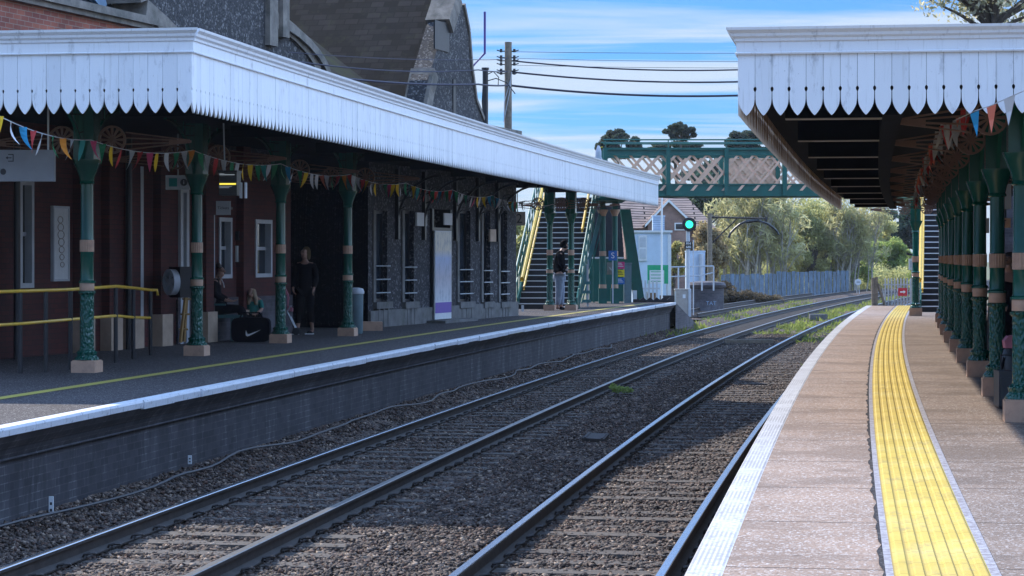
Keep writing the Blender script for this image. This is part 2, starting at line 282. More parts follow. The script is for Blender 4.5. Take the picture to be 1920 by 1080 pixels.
def m_leaf(name, cols, rough=.6, trans=.58):
    t = NT(name); a = t.n('ShaderNodeAttribute'); a.attribute_name = 'tint'; t.base(t.ramp(a.outputs['Fac'], [(i/(len(cols)-1), c) for i, c in enumerate(cols)])); t.rough(rough); t.b.inputs['Specular IOR Level'].default_value = .25
    tr = t.n('ShaderNodeBsdfTranslucent'); ms = t.n('ShaderNodeMixShader'); ms.inputs[0].default_value = trans
    t.l(t.ramp(a.outputs['Fac'], [(i/(len(cols)-1), tuple(x*1.2 for x in c)) for i, c in enumerate(cols)]), tr.inputs[0])
    t.l(t.b.outputs[0], ms.inputs[1]); t.l(tr.outputs[0], ms.inputs[2]); t.l(ms.outputs[0], t.o.inputs[0]); return t.m
M['leaf_pale'] = m_leaf('pale_spring_leaves', [(.24, .25, .10), (.42, .41, .17), (.62, .58, .28)])
M['leaf_yellow'] = m_leaf('yellow_green_leaves', [(.22, .20, .07), (.40, .36, .12), (.60, .52, .22)])
M['leaf_green'] = m_leaf('fresh_green_leaves', [(.13, .18, .05), (.26, .33, .09), (.46, .50, .17)])
M['leaf_dark'] = m_leaf('dark_evergreen_leaves', [(.02, .045, .035), (.04, .08, .055), (.07, .12, .075)])
M['leaf_pine'] = m_leaf('pine_needles', [(.02, .035, .025), (.04, .06, .04), (.09, .10, .06)])
M['leaf_rust'] = m_leaf('russet_twigs', [(.18, .13, .07), (.32, .25, .13), (.48, .38, .19)])
M['leaf_bramble'] = m_leaf('brown_bramble', [(.05, .04, .025), (.10, .08, .05), (.17, .14, .09)])
M['leaf_grey'] = m_leaf('grey_twigs', [(.26, .24, .12), (.42, .40, .19), (.60, .56, .32)])
M['blossom'] = m_leaf('pale_blossom', [(.20, .20, .10), (.42, .40, .24), (.66, .62, .48)])
M['grass'] = m_leaf('verge_grass', [(.09, .11, .03), (.18, .22, .05), (.30, .32, .09)])
def m_emit(name, c, s):
    t = NT(name); t.base((0, 0, 0)); t.b.inputs['Emission Color'].default_value = (*c, 1); t.b.inputs['Emission Strength'].default_value = s; return t.m
M['signal'] = m_emit('green_signal_light', (.02, 1, .45), 2.2)
M['led'] = m_emit('amber_board_text', (1, .85, .1), .7)
M['ledw'] = m_emit('white_board_text', (.6, .7, .8), .25)

# ------------------------------------------------------------------ mesh helpers
class MB:
    def __init__(s): s.v = []; s.f = []; s.mi = []; s.uv = []
    def face(s, idx, m=0, uv=None): s.f.append(tuple(idx)); s.mi.append(m); s.uv.append(uv)
    def poly(s, pts, m=0, uv=None):
        k = len(s.v); s.v += [tuple(p) for p in pts]; s.face(range(k, k+len(pts)), m, uv)
    def box(s, x0, x1, y0, y1, z0, z1, m=0, T=None):
        c = [(x0, y0, z0), (x1, y0, z0), (x1, y1, z0), (x0, y1, z0), (x0, y0, z1), (x1, y0, z1), (x1, y1, z1), (x0, y1, z1)]
        if T is not None: c = [tuple(T @ Vector(p)) for p in c]
        k = len(s.v); s.v += c
        for q in ((0, 3, 2, 1), (4, 5, 6, 7), (0, 1, 5, 4), (1, 2, 6, 5), (2, 3, 7, 6), (3, 0, 4, 7)): s.face([k+i for i in q], m)
        return s
    def tube(s, pts, r, n=8, m=0, caps=True):
        pts = [Vector(p) for p in pts]; rs = r if isinstance(r, (list, tuple)) else [r]*len(pts); rings = []
        for i, p in enumerate(pts):
            d = (pts[min(i+1, len(pts)-1)] - pts[max(i-1, 0)]).normalized()
            up = Vector((0, 0, 1)) if abs(d.z) < .95 else Vector((0, 1, 0))
            a = d.cross(up).normalized(); b = a.cross(d)
            k = len(s.v); s.v += [tuple(p + (a*math.cos(2*math.pi*j/n) + b*math.sin(2*math.pi*j/n))*rs[i]) for j in range(n)]; rings.append(k)
        for a, b in zip(rings, rings[1:]):
            for j in range(n): s.face((a+j, a+(j+1) % n, b+(j+1) % n, b+j), m)
        if caps: s.face([rings[0]+j for j in range(n)], m); s.face([rings[-1]+n-1-j for j in range(n)], m)
        return s
    def lathe(s, prof, n=20, m=0, c=(0, 0), flute=0):
        rings = []
        for r, z in prof:
            k = len(s.v)
            for j in range(n):
                rr = r*(1-flute*(j % 2)); s.v.append((c[0]+rr*math.cos(2*math.pi*j/n), c[1]+rr*math.sin(2*math.pi*j/n), z))
            rings.append(k)
        for a, b in zip(rings, rings[1:]):
            for j in range(n): s.face((a+j, a+(j+1) % n, b+(j+1) % n, b+j), m)
        s.face([rings[0]+n-1-j for j in range(n)], m); s.face([rings[-1]+j for j in range(n)], m); return s
    def prism(s, outline, y0, y1, m=0, T=None, mcap=None):
        # outline in (x,z); extruded along y
        n = len(outline); k = len(s.v); a = [(x, y0, z) for x, z in outline] + [(x, y1, z) for x, z in outline]
        if T is not None: a = [tuple(T @ Vector(p)) for p in a]
        s.v += a; s.face([k+i for i in range(n)], m); s.face([k+2*n-1-i for i in range(n)], m if mcap is None else mcap)
        for i in range(n): j = (i+1) % n; s.face((k+i, k+n+i, k+n+j, k+j), m)
        return s
    def build(s, name, mats, parent=None, smooth=False, inv=None, loc=None):
        me = bpy.data.meshes.new(name); v = s.v
        if inv is not None: v = [tuple(inv @ Vector(p)) for p in v]
        me.from_pydata(v, [], s.f)
        if not isinstance(mats, (list, tuple)): mats = [mats]
        for q in mats: me.materials.append(M[q] if isinstance(q, str) else q)
        if len(mats) > 1: me.polygons.foreach_set('material_index', s.mi)
        if any(u is not None for u in s.uv):
            ul = me.uv_layers.new(name='UVMap'); d = []
            for f, u in zip(s.f, s.uv):
                for i in range(len(f)): d += list(u[i]) if u is not None else [0, 0]
            ul.data.foreach_set('uv', d)
        if smooth: me.polygons.foreach_set('use_smooth', [True]*len(me.polygons))
        me.update(); o = bpy.data.objects.new(name, me); COL.objects.link(o)
        if smooth: me.set_sharp_from_angle(angle=R(40)) if hasattr(me, 'set_sharp_from_angle') else None
        if parent is not None: o.parent = parent
        if loc: o.location = loc
        return o
def tag(o, label=None, cat=None, group=None, kind=None):
    for k, v in (('label', label), ('category', cat), ('group', group), ('kind', kind)):
        if v: o[k] = v
    return o
def thing(name, loc, label, cat, group=None, rz=0):
    o = bpy.data.objects.new(name, None); COL.objects.link(o); o.empty_display_size = .1
    o.location = loc; o.rotation_euler = (0, 0, rz); return tag(o, label, cat, group)
def inv_of(o): return (Matrix.Translation(o.location) @ o.rotation_euler.to_matrix().to_4x4()).inverted()
def kids(o): return [c for c in bpy.data.objects if c.parent == o]
def copy_tree(o, ch=None):
    r = o.copy(); COL.objects.link(r)
    def rec(src, dst):
        for c in TREE.get(src.name, kids(src)):
            d = c.copy(); COL.objects.link(d); d.parent = dst; rec(c, d)
    rec(o, r); return r
TREE = {}
F = 4267.0
def P(px, py, Y): return Vector(((px-960)/F*Y, Y, (484-py)/F*Y))
def slope(Y): return .137 + .00084*Y
def cp(Y, off, lat=0, z=0):
    m = slope(Y); n = math.hypot(1, m)
    return Vector((.00042*Y*Y+.137*Y+off + lat/n, Y - lat*m/n, z))
def ang(Y): return -math.atan(slope(Y))          # rotation about z that takes +Y to the track direction
def sweep(mb, prof, off, Ys, closed=False, m=0, uv=True, offf=None):
    # prof: list of (lat, z); strips between neighbours
    n = len(prof); rings = []; d = 0; ds = []
    for i, Y in enumerate(Ys):
        o = offf(Y) if offf else off
        k = len(mb.v); mb.v += [tuple(cp(Y, o, l, z)) for l, z in prof]; rings.append(k)
        if i: d += math.hypot(Y-Ys[i-1], (cp(Y, o)-cp(Ys[i-1], o)).x)
        ds.append(d)
    cum = [0]
    for a, b in zip(prof, prof[1:]): cum.append(cum[-1]+math.hypot(b[0]-a[0], b[1]-a[1]))
    for i in range(len(rings)-1):
        a, b = rings[i], rings[i+1]
        for j in range(n if closed else n-1):
            k = (j+1) % n; mm = m[j] if isinstance(m, (list, tuple)) else m
            mb.face((a+j, a+k, b+k, b+j), mm, [(cum[j], ds[i]), (cum[min(j+1, n-1)], ds[i]), (cum[min(j+1, n-1)], ds[i+1]), (cum[j], ds[i+1])])
    if closed:
        mb.face([rings[0]+n-1-j for j in range(n)], 0, [(0, 0)]*n); mb.face([rings[-1]+j for j in range(n)], 0, [(0, 0)]*n)
    return mb
def yr(a, b, st): n = max(1, int(round((b-a)/st))); return [a+(b-a)*i/n for i in range(n+1)]
ZL, ZR, ZT = -1.44, -1.42, -2.337
A_, B_, C_, D_ = -6.33, -4.805, -2.85, -1.325
T1, T2 = (A_+B_)/2, (C_+D_)/2

# ------------------------------------------------------------------ ground and track bed
g = MB(); g.poly([(-700, -60, -2.72), (900, -60, -2.72), (900, 1500, -2.72), (-700, 1500, -2.72)]); tag(g.build('ground', 'ground'), kind='structure')
def bed_h(off, Y):
    z = -2.525
    if off > -3.75 and off < -3.1 or (off > -4.2 and off < -3.4): z = -2.50
    if off < -6.6: z = -2.50 + min(1, (-6.6-off)/.6)*.19
    if off > -.95: z = -2.49
    return z
bed = MB(); offs = np.concatenate([np.arange(-7.5, -.4, .12)]); Ys = list(np.arange(6, 60, .35)) + list(np.arange(60, 300, 2.5)); W_ = len(offs)
for Y in Ys:
    for o in offs:
        z = bed_h(o, Y) + (rng.random()-.5)*.05*(1 if Y < 60 else .5); p = cp(Y, o); bed.v.append((p.x, p.y, z))
for i in range(len(Ys)-1):
    for j in range(W_-1): k = i*W_+j; bed.face((k, k+1, k+W_+1, k+W_))
tag(bed.build('track_bed', 'ballast', smooth=True), kind='structure')
# loose ballast stones
def stones(name, N, y0, y1, o0, o1, s0, s1, pw=1.0, zf=bed_h, mat='chips', flat=.75):
    u = rng.random(N); Yv = y0*(y1/y0)**(u**pw); O = o0+(o1-o0)*rng.random(N)
    base = np.array([(1, 0, 0), (-1, 0, 0), (0, 1, 0), (0, -1, 0), (0, 0, 1), (0, 0, -1)], float)
    fc = np.array([(0, 2, 4), (2, 1, 4), (1, 3, 4), (3, 0, 4), (2, 0, 5), (1, 2, 5), (3, 1, 5), (0, 3, 5)])
    sz = (s0+(s1-s0)*rng.random(N)**1.5)
    V = base[None]*(.55+.8*rng.random((N, 6, 1))) + (rng.random((N, 6, 3))-.5)*.5
    q = rng.normal(size=(N, 4)); q /= np.linalg.norm(q, axis=1)[:, None]; w, x, y, z = q.T
    Rm = np.stack([1-2*(y*y+z*z), 2*(x*y-z*w), 2*(x*z+y*w), 2*(x*y+z*w), 1-2*(x*x+z*z), 2*(y*z-x*w), 2*(x*z-y*w), 2*(y*z+x*w), 1-2*(x*x+y*y)], 1).reshape(N, 3, 3)
    V = np.einsum('nij,nkj->nki', Rm, V)*sz[:, None, None]; V[:, :, 2] *= flat
    X = .00042*Yv**2+.137*Yv+O; Z = np.array([zf(o, yy) for o, yy in zip(O, Yv)]) + sz*.25 + (rng.random(N)-.4)*.02
    V[:, :, 0] += X[:, None]; V[:, :, 1] += Yv[:, None]; V[:, :, 2] += Z[:, None]
    me = bpy.data.meshes.new(name); me.vertices.add(N*6); me.vertices.foreach_set('co', V.ravel())
    idx = (fc[None]+(np.arange(N)*6)[:, None, None]).reshape(-1); nf = N*8
    me.loops.add(nf*3); me.loops.foreach_set('vertex_index', idx.astype(np.int32)); me.polygons.add(nf); me.polygons.foreach_set('loop_start', np.arange(0, nf*3, 3, dtype=np.int32)); me.polygons.foreach_set('loop_total', np.full(nf, 3, np.int32))
    at = me.attributes.new('tint', 'FLOAT', 'POINT'); at.data.foreach_set('value', np.repeat(rng.random(N)**1.4, 6).astype(np.float32))
    me.materials.append(M[mat]); me.update(); me.validate(); o = bpy.data.objects.new(name, me); COL.objects.link(o); return o
tag(stones('ballast_stones', 190000, 13.5, 75, -7.25, -.72, .012, .034), 'loose brown and grey ballast stones heaped between the rails and platforms', 'ballast', kind='stuff')
# rails, sleepers, clips
def rail_mesh(off, Ys, z=ZT, top='polish'):
    pr = [(-.07, -.155), (-.07, -.142), (-.012, -.115), (-.012, -.04), (-.036, -.03), (-.036, -.006), (-.030, 0), (.030, 0), (.036, -.006), (.036, -.03), (.012, -.04), (.012, -.115), (.07, -.142), (.07, -.155)]
    pr = [(l, z+h) for l, h in pr]; mb = MB(); sweep(mb, pr, off, Ys, True, m=[0]*5+[1, 1, 1]+[0]*6); return mb
def track(center, label, y0, y1, ny, railtops, tintgrp=None):
    t = thing('railway_track', (cp(25, center).x, 25, -2.6), label, 'railway track'); iv = inv_of(t)
    for o, top in zip((center-.7625, center+.7625), railtops):
        rail_mesh(o, yr(y0, 60, 1.0)+yr(60, y1, 3)[1:]).build('rail', ['rust', top], t, inv=iv)
    s0 = MB().box(-1.25, 1.25, -.125, .125, -.12, 0)
    sp = s0.build('sleeper', 'sleeper', t)
    cls = []; cmesh = {}
    for r in (-.76, .76):
        for sd in (-1, 1):
            if sd not in cmesh:
                cm = MB(); x = sd*.105
                cm.tube([(x-sd*.045, -.05, .02), (x-sd*.03, -.055, .055), (x+sd*.02, -.05, .065), (x+sd*.045, -.01, .06), (x+sd*.045, .03, .05), (x+sd*.01, .05, .055), (x-sd*.03, .03, .05), (x-sd*.035, 0, .02)], .011, 5)
                c = cm.build('rail_clip', 'clip', sp); cmesh[sd] = c
            else: c = cmesh[sd].copy(); COL.objects.link(c)
            c.location = (r, 0, 0); cls.append(c)
    Y = y0+.3; k = 0
    while k < ny:
        if k == 0: a = sp
        else:
            
            a = sp.copy(); COL.objects.link(a); a.parent = t
            for cl in cls: c = cl.copy(); COL.objects.link(c); c.parent = a
        p = cp(Y, center); a.location = iv @ Vector((p.x, p.y, -2.503+random.uniform(-.010, .004))); a.rotation_euler = (0, 0, ang(Y)+random.uniform(-.01, .01)); Y += .62; k += 1
    rest = MB()
    while Y < y1:
        T = Matrix.Translation((cp(Y, center).x, Y, -2.497)) @ Matrix.Rotation(ang(Y), 4, 'Z'); rest.box(-1.25, 1.25, -.125, .125, -.12, 0, T=T); Y += .62
    tag(rest.build('sleepers', 'sleeper', t, inv=iv), kind='stuff')
    return t
track(T1, 'far railway track beside the left platform, its outer rail shining and its inner rail dull', 13.5, 240, 98, ('polish', 'dullsteel'))
track(T2, 'near railway track beside the right platform with two brightly shining rails', 13.5, 240, 98, ('polish', 'polish'))
t3 = thing('railway_track', (cp(120, -9.9).x, 120, -2.7), 'short siding track curving past the blue grey fence beyond the left platform', 'railway track'); iv = inv_of(t3)
for o in (-10.7, -9.2): rail_mesh(o, yr(96, 240, 3)).build('rail', ['rust', 'dullsteel'], t3, inv=iv)
mb = MB(); Y = 97
while Y < 230: mb.box(-1.2, 1.2, -.12, .12, -.12, 0, T=Matrix.Translation((cp(Y, -9.95).x, Y, -2.50)) @ Matrix.Rotation(ang(Y), 4, 'Z')); Y += .9
tag(mb.build('sleepers', 'sleeper', t3, inv=iv), kind='stuff')
sb = MB(); sweep(sb, [(-2, -2.72), (-1.5, -2.55), (1.5, -2.55), (2, -2.72)], -9.95, yr(94, 240, 4)); tag(sb.build('siding_bed', 'ballast'), kind='structure')
# small things lying on the track
o = MB().box(-.15, .15, -.30, .30, 0, .05).box(-.13, -.10, -.28, .28, .05, .06).box(.10, .13, -.28, .28, .05, .06).build('inspection_plate', 'rust', loc=(P(1117, 820, 31).x, 31, -2.47)); o.rotation_euler = (.05, .04, ang(30)); tag(o, 'dark rectangular plate lying on the ballast between the two tracks', 'plate')
o = MB().box(-.7, .7, -.1, .1, 0, .1).box(-.5, -.35, -.14, -.1, .02, .08).build('timber_block', 'wood', loc=(cp(66, -3.8).x-.2, 66, -2.46)); tag(o, 'dark timber block lying between the tracks near the bridge', 'timber')
o = MB().box(-.35, .35, -.2, .2, 0, .22).box(-.2, .1, -.22, -.2, .05, .18).build('cable_box', 'concrete', loc=(cp(91, -3.7).x, 91, -2.46)); tag(o, 'small grey concrete box between the tracks beyond the bridge', 'box')

# ------------------------------------------------------------------ platforms
YS_R = yr(5, 68, .8)
mb = MB(); sweep(mb, [(0, ZR), (.91, ZR)], -.66+.15, YS_R); tag(mb.build('platform_edge_paving', 'tarmac_r'), kind='structure')
mb = MB(); sweep(mb, [(0, ZR+.004), (.016, ZR+.0025), (.034, ZR+.004)], 0, yr(5, 68, .12), offf=lambda Y: .215+.010*math.sin(Y*5.1)*math.sin(Y*1.3)+.006*math.sin(Y*13)+random.uniform(-.004, .004))
tag(mb.build('platform_joint', 'crack'), kind='structure')
mb = MB(); sweep(mb, [(-.05, ZR-.002), (4.9, ZR-.002)], .32, YS_R); tag(mb.build('platform_paving', 'tarmac_r2'), kind='structure')
mb = MB(); sweep(mb, [(-.035, ZR+.004), (.0, ZR+.004)], .27, YS_R); sweep(mb, [(.0, ZR+.004), (.05, ZR+.004)], .70, YS_R); tag(mb.build('mortar_strip', 'mortarstrip'), kind='structure')
pr = [(0, ZR+.004)]
for i in range(6): a = .012+i*.071; pr += [(a+.008, ZR+.006), (a+.016, ZR+.013), (a+.05, ZR+.013), (a+.058, ZR+.006)]
pr += [(.43, ZR+.004)]
mb = MB(); sweep(mb, pr, .27, yr(5, 67.8, .4)); tag(mb.build('tactile_paving', 'tactile'), kind='structure')
w = thing('platform_wall', (cp(30, -.66).x, 30, -2.6), 'retaining wall and white painted edge of the right platform', 'platform wall'); iv = inv_of(w)
mb = MB(); sweep(mb, [(0, ZR-.07), (-.012, ZR-.055), (-.012, ZR-.01), (0, ZR+.004), (.145, ZR+.004), (.16, ZR)], -.66, YS_R); mb.build('edge_coping', 'whiteedge', w, inv=iv)
mb = MB(); sweep(mb, [(0.12, -2.75), (.12, ZR-.2), (0, ZR-.12), (0, ZR-.06), (.3, ZR-.06)], -.66, YS_R); mb.poly([cp(68, -.66, .12, -2.75), cp(68, -.66, 6, -2.75), cp(68, -.66, 6, ZR-.01), cp(68, -.66, .12, ZR-.01)]); mb.build('wall_face', 'brickw', w, inv=iv)
# left
YS_L = yr(5, 74, .8)
mb = MB(); sweep(mb, [(-14, ZL), (-.12, ZL)], -7.1, YS_L); tag(mb.build('platform_paving', 'tarmac_l'), kind='structure')
mb = MB(); sweep(mb, [(-.085, ZL+.004), (.085, ZL+.004)], 0, yr(5, 72, .8), offf=lambda Y: -8.68+.018*(Y-23.5)); tag(mb.build('yellow_line', 'yellowline'), kind='structure')
w = thing('platform_wall', (cp(30, -7.1).x, 30, -2.6), 'blackened brick retaining wall of the left platform with white painted coping above', 'platform wall'); iv = inv_of(w)
mb = MB(); rr = random.Random(3); Y = 5.0
while Y < 73.9:
    Y2 = min(74, Y+1.0); j = rr.uniform(-.014, .014); k = rr.uniform(-.008, .008)
    sweep(mb, [(-.03, ZL-.085+k), (0+j, ZL-.08+k), (.006+j, ZL-.02), (-.006+j, ZL+.004), (-.13, ZL+.006), (-.14, ZL-.03)], -7.1, yr(Y+.004, Y2-.004, .5), closed=True); Y = Y2
mb.build('edge_coping', 'whitenose', w, inv=iv)
mb = MB(); sweep(mb, [(-.02, ZL-.08), (-.06, ZL-.14), (-.13, ZL-.22), (-.17, ZL-.30), (-.155, ZL-.315), (-.20, ZL-.32)], -7.1, YS_L, uv=True); mb.build('corbel_course', 'brickw', w, inv=iv)
mb = MB(); sweep(mb, [(-.20, ZL-.30), (-.20, -2.75)], -7.1, YS_L); o = mb.build('wall_face', 'brickw', w, inv=iv)
# UV brick for the swept wall
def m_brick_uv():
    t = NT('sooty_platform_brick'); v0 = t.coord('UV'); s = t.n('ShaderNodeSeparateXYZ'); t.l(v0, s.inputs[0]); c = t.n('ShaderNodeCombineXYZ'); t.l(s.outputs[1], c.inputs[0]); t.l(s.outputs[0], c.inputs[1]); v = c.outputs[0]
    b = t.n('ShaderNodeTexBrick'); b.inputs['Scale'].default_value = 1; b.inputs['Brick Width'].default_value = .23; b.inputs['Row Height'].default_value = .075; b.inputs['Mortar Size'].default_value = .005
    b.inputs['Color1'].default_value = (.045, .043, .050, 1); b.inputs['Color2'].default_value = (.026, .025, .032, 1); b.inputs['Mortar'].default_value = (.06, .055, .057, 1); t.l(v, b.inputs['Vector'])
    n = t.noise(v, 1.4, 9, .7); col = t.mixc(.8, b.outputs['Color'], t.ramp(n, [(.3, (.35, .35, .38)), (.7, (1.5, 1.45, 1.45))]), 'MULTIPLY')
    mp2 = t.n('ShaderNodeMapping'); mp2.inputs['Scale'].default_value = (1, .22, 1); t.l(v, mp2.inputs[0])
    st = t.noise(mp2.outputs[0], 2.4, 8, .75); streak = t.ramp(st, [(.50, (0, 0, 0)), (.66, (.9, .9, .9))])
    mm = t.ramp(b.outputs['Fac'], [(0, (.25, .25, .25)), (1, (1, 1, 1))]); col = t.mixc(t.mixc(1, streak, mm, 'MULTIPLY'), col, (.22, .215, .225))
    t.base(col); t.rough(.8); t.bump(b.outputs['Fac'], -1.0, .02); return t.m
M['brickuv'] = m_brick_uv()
for ch in kids(w):
    if ch.name.startswith(('wall_face', 'corbel')): ch.data.materials[0] = M['brickuv']
for ob in bpy.data.objects:
    if ob.name.startswith('wall_face') and ob.data: ob.data.materials[0] = M['brickuv']
# ramp at the far end of the left platform
mb = MB(); rp = [cp(74, -7.1, -.02, ZL), cp(81.5, -7.1, -.02, -2.6), cp(81.5, -7.1, -5, -2.6), cp(74, -7.1, -5, ZL)]; mb.poly(rp)
mb.poly([cp(74, -7.1, -.02, ZL), cp(74, -7.1, -.02, -2.7), cp(81.5, -7.1, -.02, -2.7), cp(81.5, -7.1, -.02, -2.6)], m=1); tag(mb.build('platform_ramp', ['brickw', 'brickw']), kind='structure')
# cable along the foot of the wall, and marker pegs
pts = []
for Y in np.arange(14, 60, .5): pts.append(cp(Y, -7.1+.0, .12+.10*math.sin(Y*.9)+.04*math.sin(Y*2.3), -2.27+.02*math.sin(Y*1.7)))
tag(MB().tube(pts, .014, 6).build('cable', 'darksat', smooth=True), 'thin dark cable snaking along the foot of the left platform wall', 'cable')
for i, (px, py0, py1, Y, lab) in enumerate([(96, 931, 966, 20.6, 'tall white marker peg at the wall foot near the bottom left corner'), (356, 854, 870, 24.9, 'small white marker peg at the foot of the left platform wall, farther of the two')]):
    a = P(px, py1, Y); h = (py1-py0)/F*Y; x0 = cp(Y, -7.1, -.16).x
    o = MB().box(-.02, .02, -.012, .012, 0, h).box(-.010, .010, -.014, -.012, h*.2, h*.35, m=1).box(-.010, .010, -.014, -.012, h*.55, h*.7, m=1).build('marker_peg', ['paper', 'textdark'], loc=(a.x, Y, a.z)); tag(o, lab, 'marker', 'white pegs along the wall foot')

# ------------------------------------------------------------------ canopies
def board_outline(w, h, tip):
    # ogee pointed fascia board with a slit and drilled hole shared with its neighbours; local x 0..w, z from 0 (top) down to -h
    s = tip; half = w/2
    right = [(w-.0015, 0), (w-.0015, -h+s*1.0+.02), (w-.012, -h+s*1.0+.008), (w-.012, -h+s*1.0-.008), (w-.003, -h+s*.94-.012), (w*.972, -h+s*.62), (w*.955, -h+s*.50), (w*.925, -h+s*.40), (w*.87, -h+s*.31), (w*.79, -h+s*.215), (w*.69, -h+s*.12), (w*.585, -h+s*.04), (half+.002, -h)]
    left = [(w-x, z) for x, z in right][::-1]
    return right+left
def fascia_run(mb, path, w, h, ztop, tip, mo=0, mi=1):
    # path: callable d -> (point xy, dir xy, outward normal xy)
    d = 0
    while True:
        q = path(d)
        if q is None: break
        p, t, n = q
        T = Matrix(((t[0], -n[0], 0, p[0]), (t[1], -n[1], 0, p[1]), (0, 0, 1, ztop), (0, 0, 0, 1)))
        j = random.uniform(-.002, .002)
        mb.prism(board_outline(w, h, tip), j, .022+j, m=mo, T=T, mcap=mi); d += w
def side_path(off, y0, y1, sgn):
    Yl = list(np.arange(y0, y1+.05, .1)); pts = [cp(Y, off) for Y in Yl]; cum = [0]
    for a, b in zip(pts, pts[1:]): cum.append(cum[-1]+(b-a).length)
    def f(d):
        if d > cum[-1]: return None
        i = min(len(cum)-2, max(0, np.searchsorted(cum, d)-1)); p = pts[i].lerp(pts[i+1], (d-cum[i])/(cum[i+1]-cum[i])); m = slope(Yl[i]); L_ = math.hypot(1, m)
        t = (m/L_, 1/L_); n = (sgn*t[1], -sgn*t[0])
        if sgn < 0: t = t
        return (p.x, p.y), t, n
    return f
CORN = [(0, 0), (.035, .0), (.035, -.012), (.02, -.02), (.02, -.10), (.03, -.11), (.03, -.125), (.05, -.135), (.055, -.155), (.075, -.17), (.085, -.195), (.10, -.20), (.10, -.235), (0, -.235)]
def cornice(mb, off, Ys, zb, sgn, H_):
    # profile from zb (board top) upward: outward distance and height
    pr = [(0, 0), (.022, 0), (.026, .012), (.014, .018), (.014, H_*.46), (.03, H_*.50), (.034, H_*.60), (.055, H_*.68), (.06, H_*.78), (.09, H_*.90), (.095, H_), (-.05, H_)]
    sweep(mb, [(sgn*a, zb+b) for a, b in pr], off, Ys, closed=True)
def end_cornice(mb, p0, d, n, length, zb, H_):
    pr = [(0, 0), (.022, 0), (.026, .012), (.014, .018), (.014, H_*.46), (.03, H_*.50), (.034, H_*.60), (.055, H_*.68), (.06, H_*.78), (.09, H_*.90), (.095, H_), (-.05, H_)]
    k = len(mb.v); N = len(pr)
    for q in (0, length):
        for a, b in pr: mb.v.append((p0[0]+d[0]*(q - (a if q == 0 else 0)) + n[0]*a, p0[1]+d[1]*(q-(a if q == 0 else 0)) + n[1]*a, zb+b))
    for j in range(N): i2 = (j+1) % N; mb.face((k+j, k+i2, k+N+i2, k+N+j))
    mb.face([k+N-1-j for j in range(N)]); mb.face([k+N+j for j in range(N)])
def canopy(label, off, y0, y1, zb, boards_h, H_, w, tip, side, end_len, depth, backf, zceil):
    # side: +1 when the track lies at +X of the canopy (left platform), -1 for the right platform
    c0 = cp(y0, off); t = thing('platform_canopy', (c0.x, c0.y, zb), label, 'canopy'); iv = inv_of(t)
    zt = zb+boards_h
    mb = MB(); fascia_run(mb, side_path(off, y0+.01, y1, side), w, boards_h, zt, tip)
    mb.build('side_fascia', ['fascia', 'fascia_in'], t, inv=iv)
    mb = MB(); cornice(mb, off, yr(y0, y1, .8), zt, side, H_); mb.build('cornice', 'fascia', t, inv=iv)
    m = slope(y0); Ln = math.hypot(1, m); d = (-side/Ln, side*m/Ln); n = (-m/Ln, -1/Ln)
    mb = MB()
    if side < 0:
        path = lambda q: None if q > end_len else ((c0.x+d[0]*q, c0.y+d[1]*q), d, n)
        fascia_run(mb, path, w, boards_h, zt, tip)
    else:
        path = lambda q: None if q > end_len else ((c0.x+d[0]*(q+w), c0.y+d[1]*(q+w)), (-d[0], -d[1]), n)
        fascia_run(mb, path, w, boards_h, zt, tip)
    mb.build('end_fascia', ['fascia', 'fascia_in'], t, inv=iv)
    mb = MB(); end_cornice(mb, (c0.x, c0.y), d, n, end_len, zt, H_); mb.build('end_cornice', 'fascia', t, inv=iv)
    # roof deck and ceiling
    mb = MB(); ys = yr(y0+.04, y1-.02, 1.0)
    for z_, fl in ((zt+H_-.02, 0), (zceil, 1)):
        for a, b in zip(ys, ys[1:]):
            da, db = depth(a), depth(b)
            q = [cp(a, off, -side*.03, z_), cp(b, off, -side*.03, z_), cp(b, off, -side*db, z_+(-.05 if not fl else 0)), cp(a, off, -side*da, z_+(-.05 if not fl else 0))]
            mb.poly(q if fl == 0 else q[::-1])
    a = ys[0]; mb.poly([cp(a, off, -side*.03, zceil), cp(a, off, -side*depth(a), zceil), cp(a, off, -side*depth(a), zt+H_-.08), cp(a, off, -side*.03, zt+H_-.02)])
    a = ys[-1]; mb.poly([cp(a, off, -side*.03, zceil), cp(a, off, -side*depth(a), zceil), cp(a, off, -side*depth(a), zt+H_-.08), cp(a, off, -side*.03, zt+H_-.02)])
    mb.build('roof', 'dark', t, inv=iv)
    return t, iv
RY = [19.8, 23.5, 27.3, 31.0, 34.5, 38.4, 42.3, 46.3, 50.6]
RO = 1.56
cr_, ivr = canopy('white fascia canopy over the right platform with pointed boards and brown board backs', -.84, 18.5, 54.5, 1.158, .495, .215, .137, .215, -1, 5.2, lambda Y: 5.6, None, 1.46)
for Y in RY+[54.0]:
    mb = MB(); T = Matrix.Translation((cp(Y, -.84).x, Y, 0)) @ Matrix.Rotation(ang(Y), 4, 'Z'); mb.box(.34, 1.18, -.06, .06, 1.21, 1.45, T=T); mb.box(.34, 1.18, -.066, .066, 1.2, 1.209, m=1, T=T)
    mb.build('cross_beam', ['dark', 'cabinet'], cr_, inv=ivr)
mb = MB(); sweep(mb, [(0, 1.17), (.16, 1.17), (.16, 1.45), (0, 1.45)], .34, yr(18.6, 54.3, 1), closed=True); mb.build('long_beam', 'dark', cr_, inv=ivr)
cl_, ivl = canopy('long white fascia canopy over the left platform with rows of pointed boards', -7.28, 25.25, 71.0, 1.615, .665, .27, .169, .26, 1, 6.0, lambda Y: (5.6 - max(0, (Y-30))*.085) if Y < 62 else 1.5, None, 1.98)
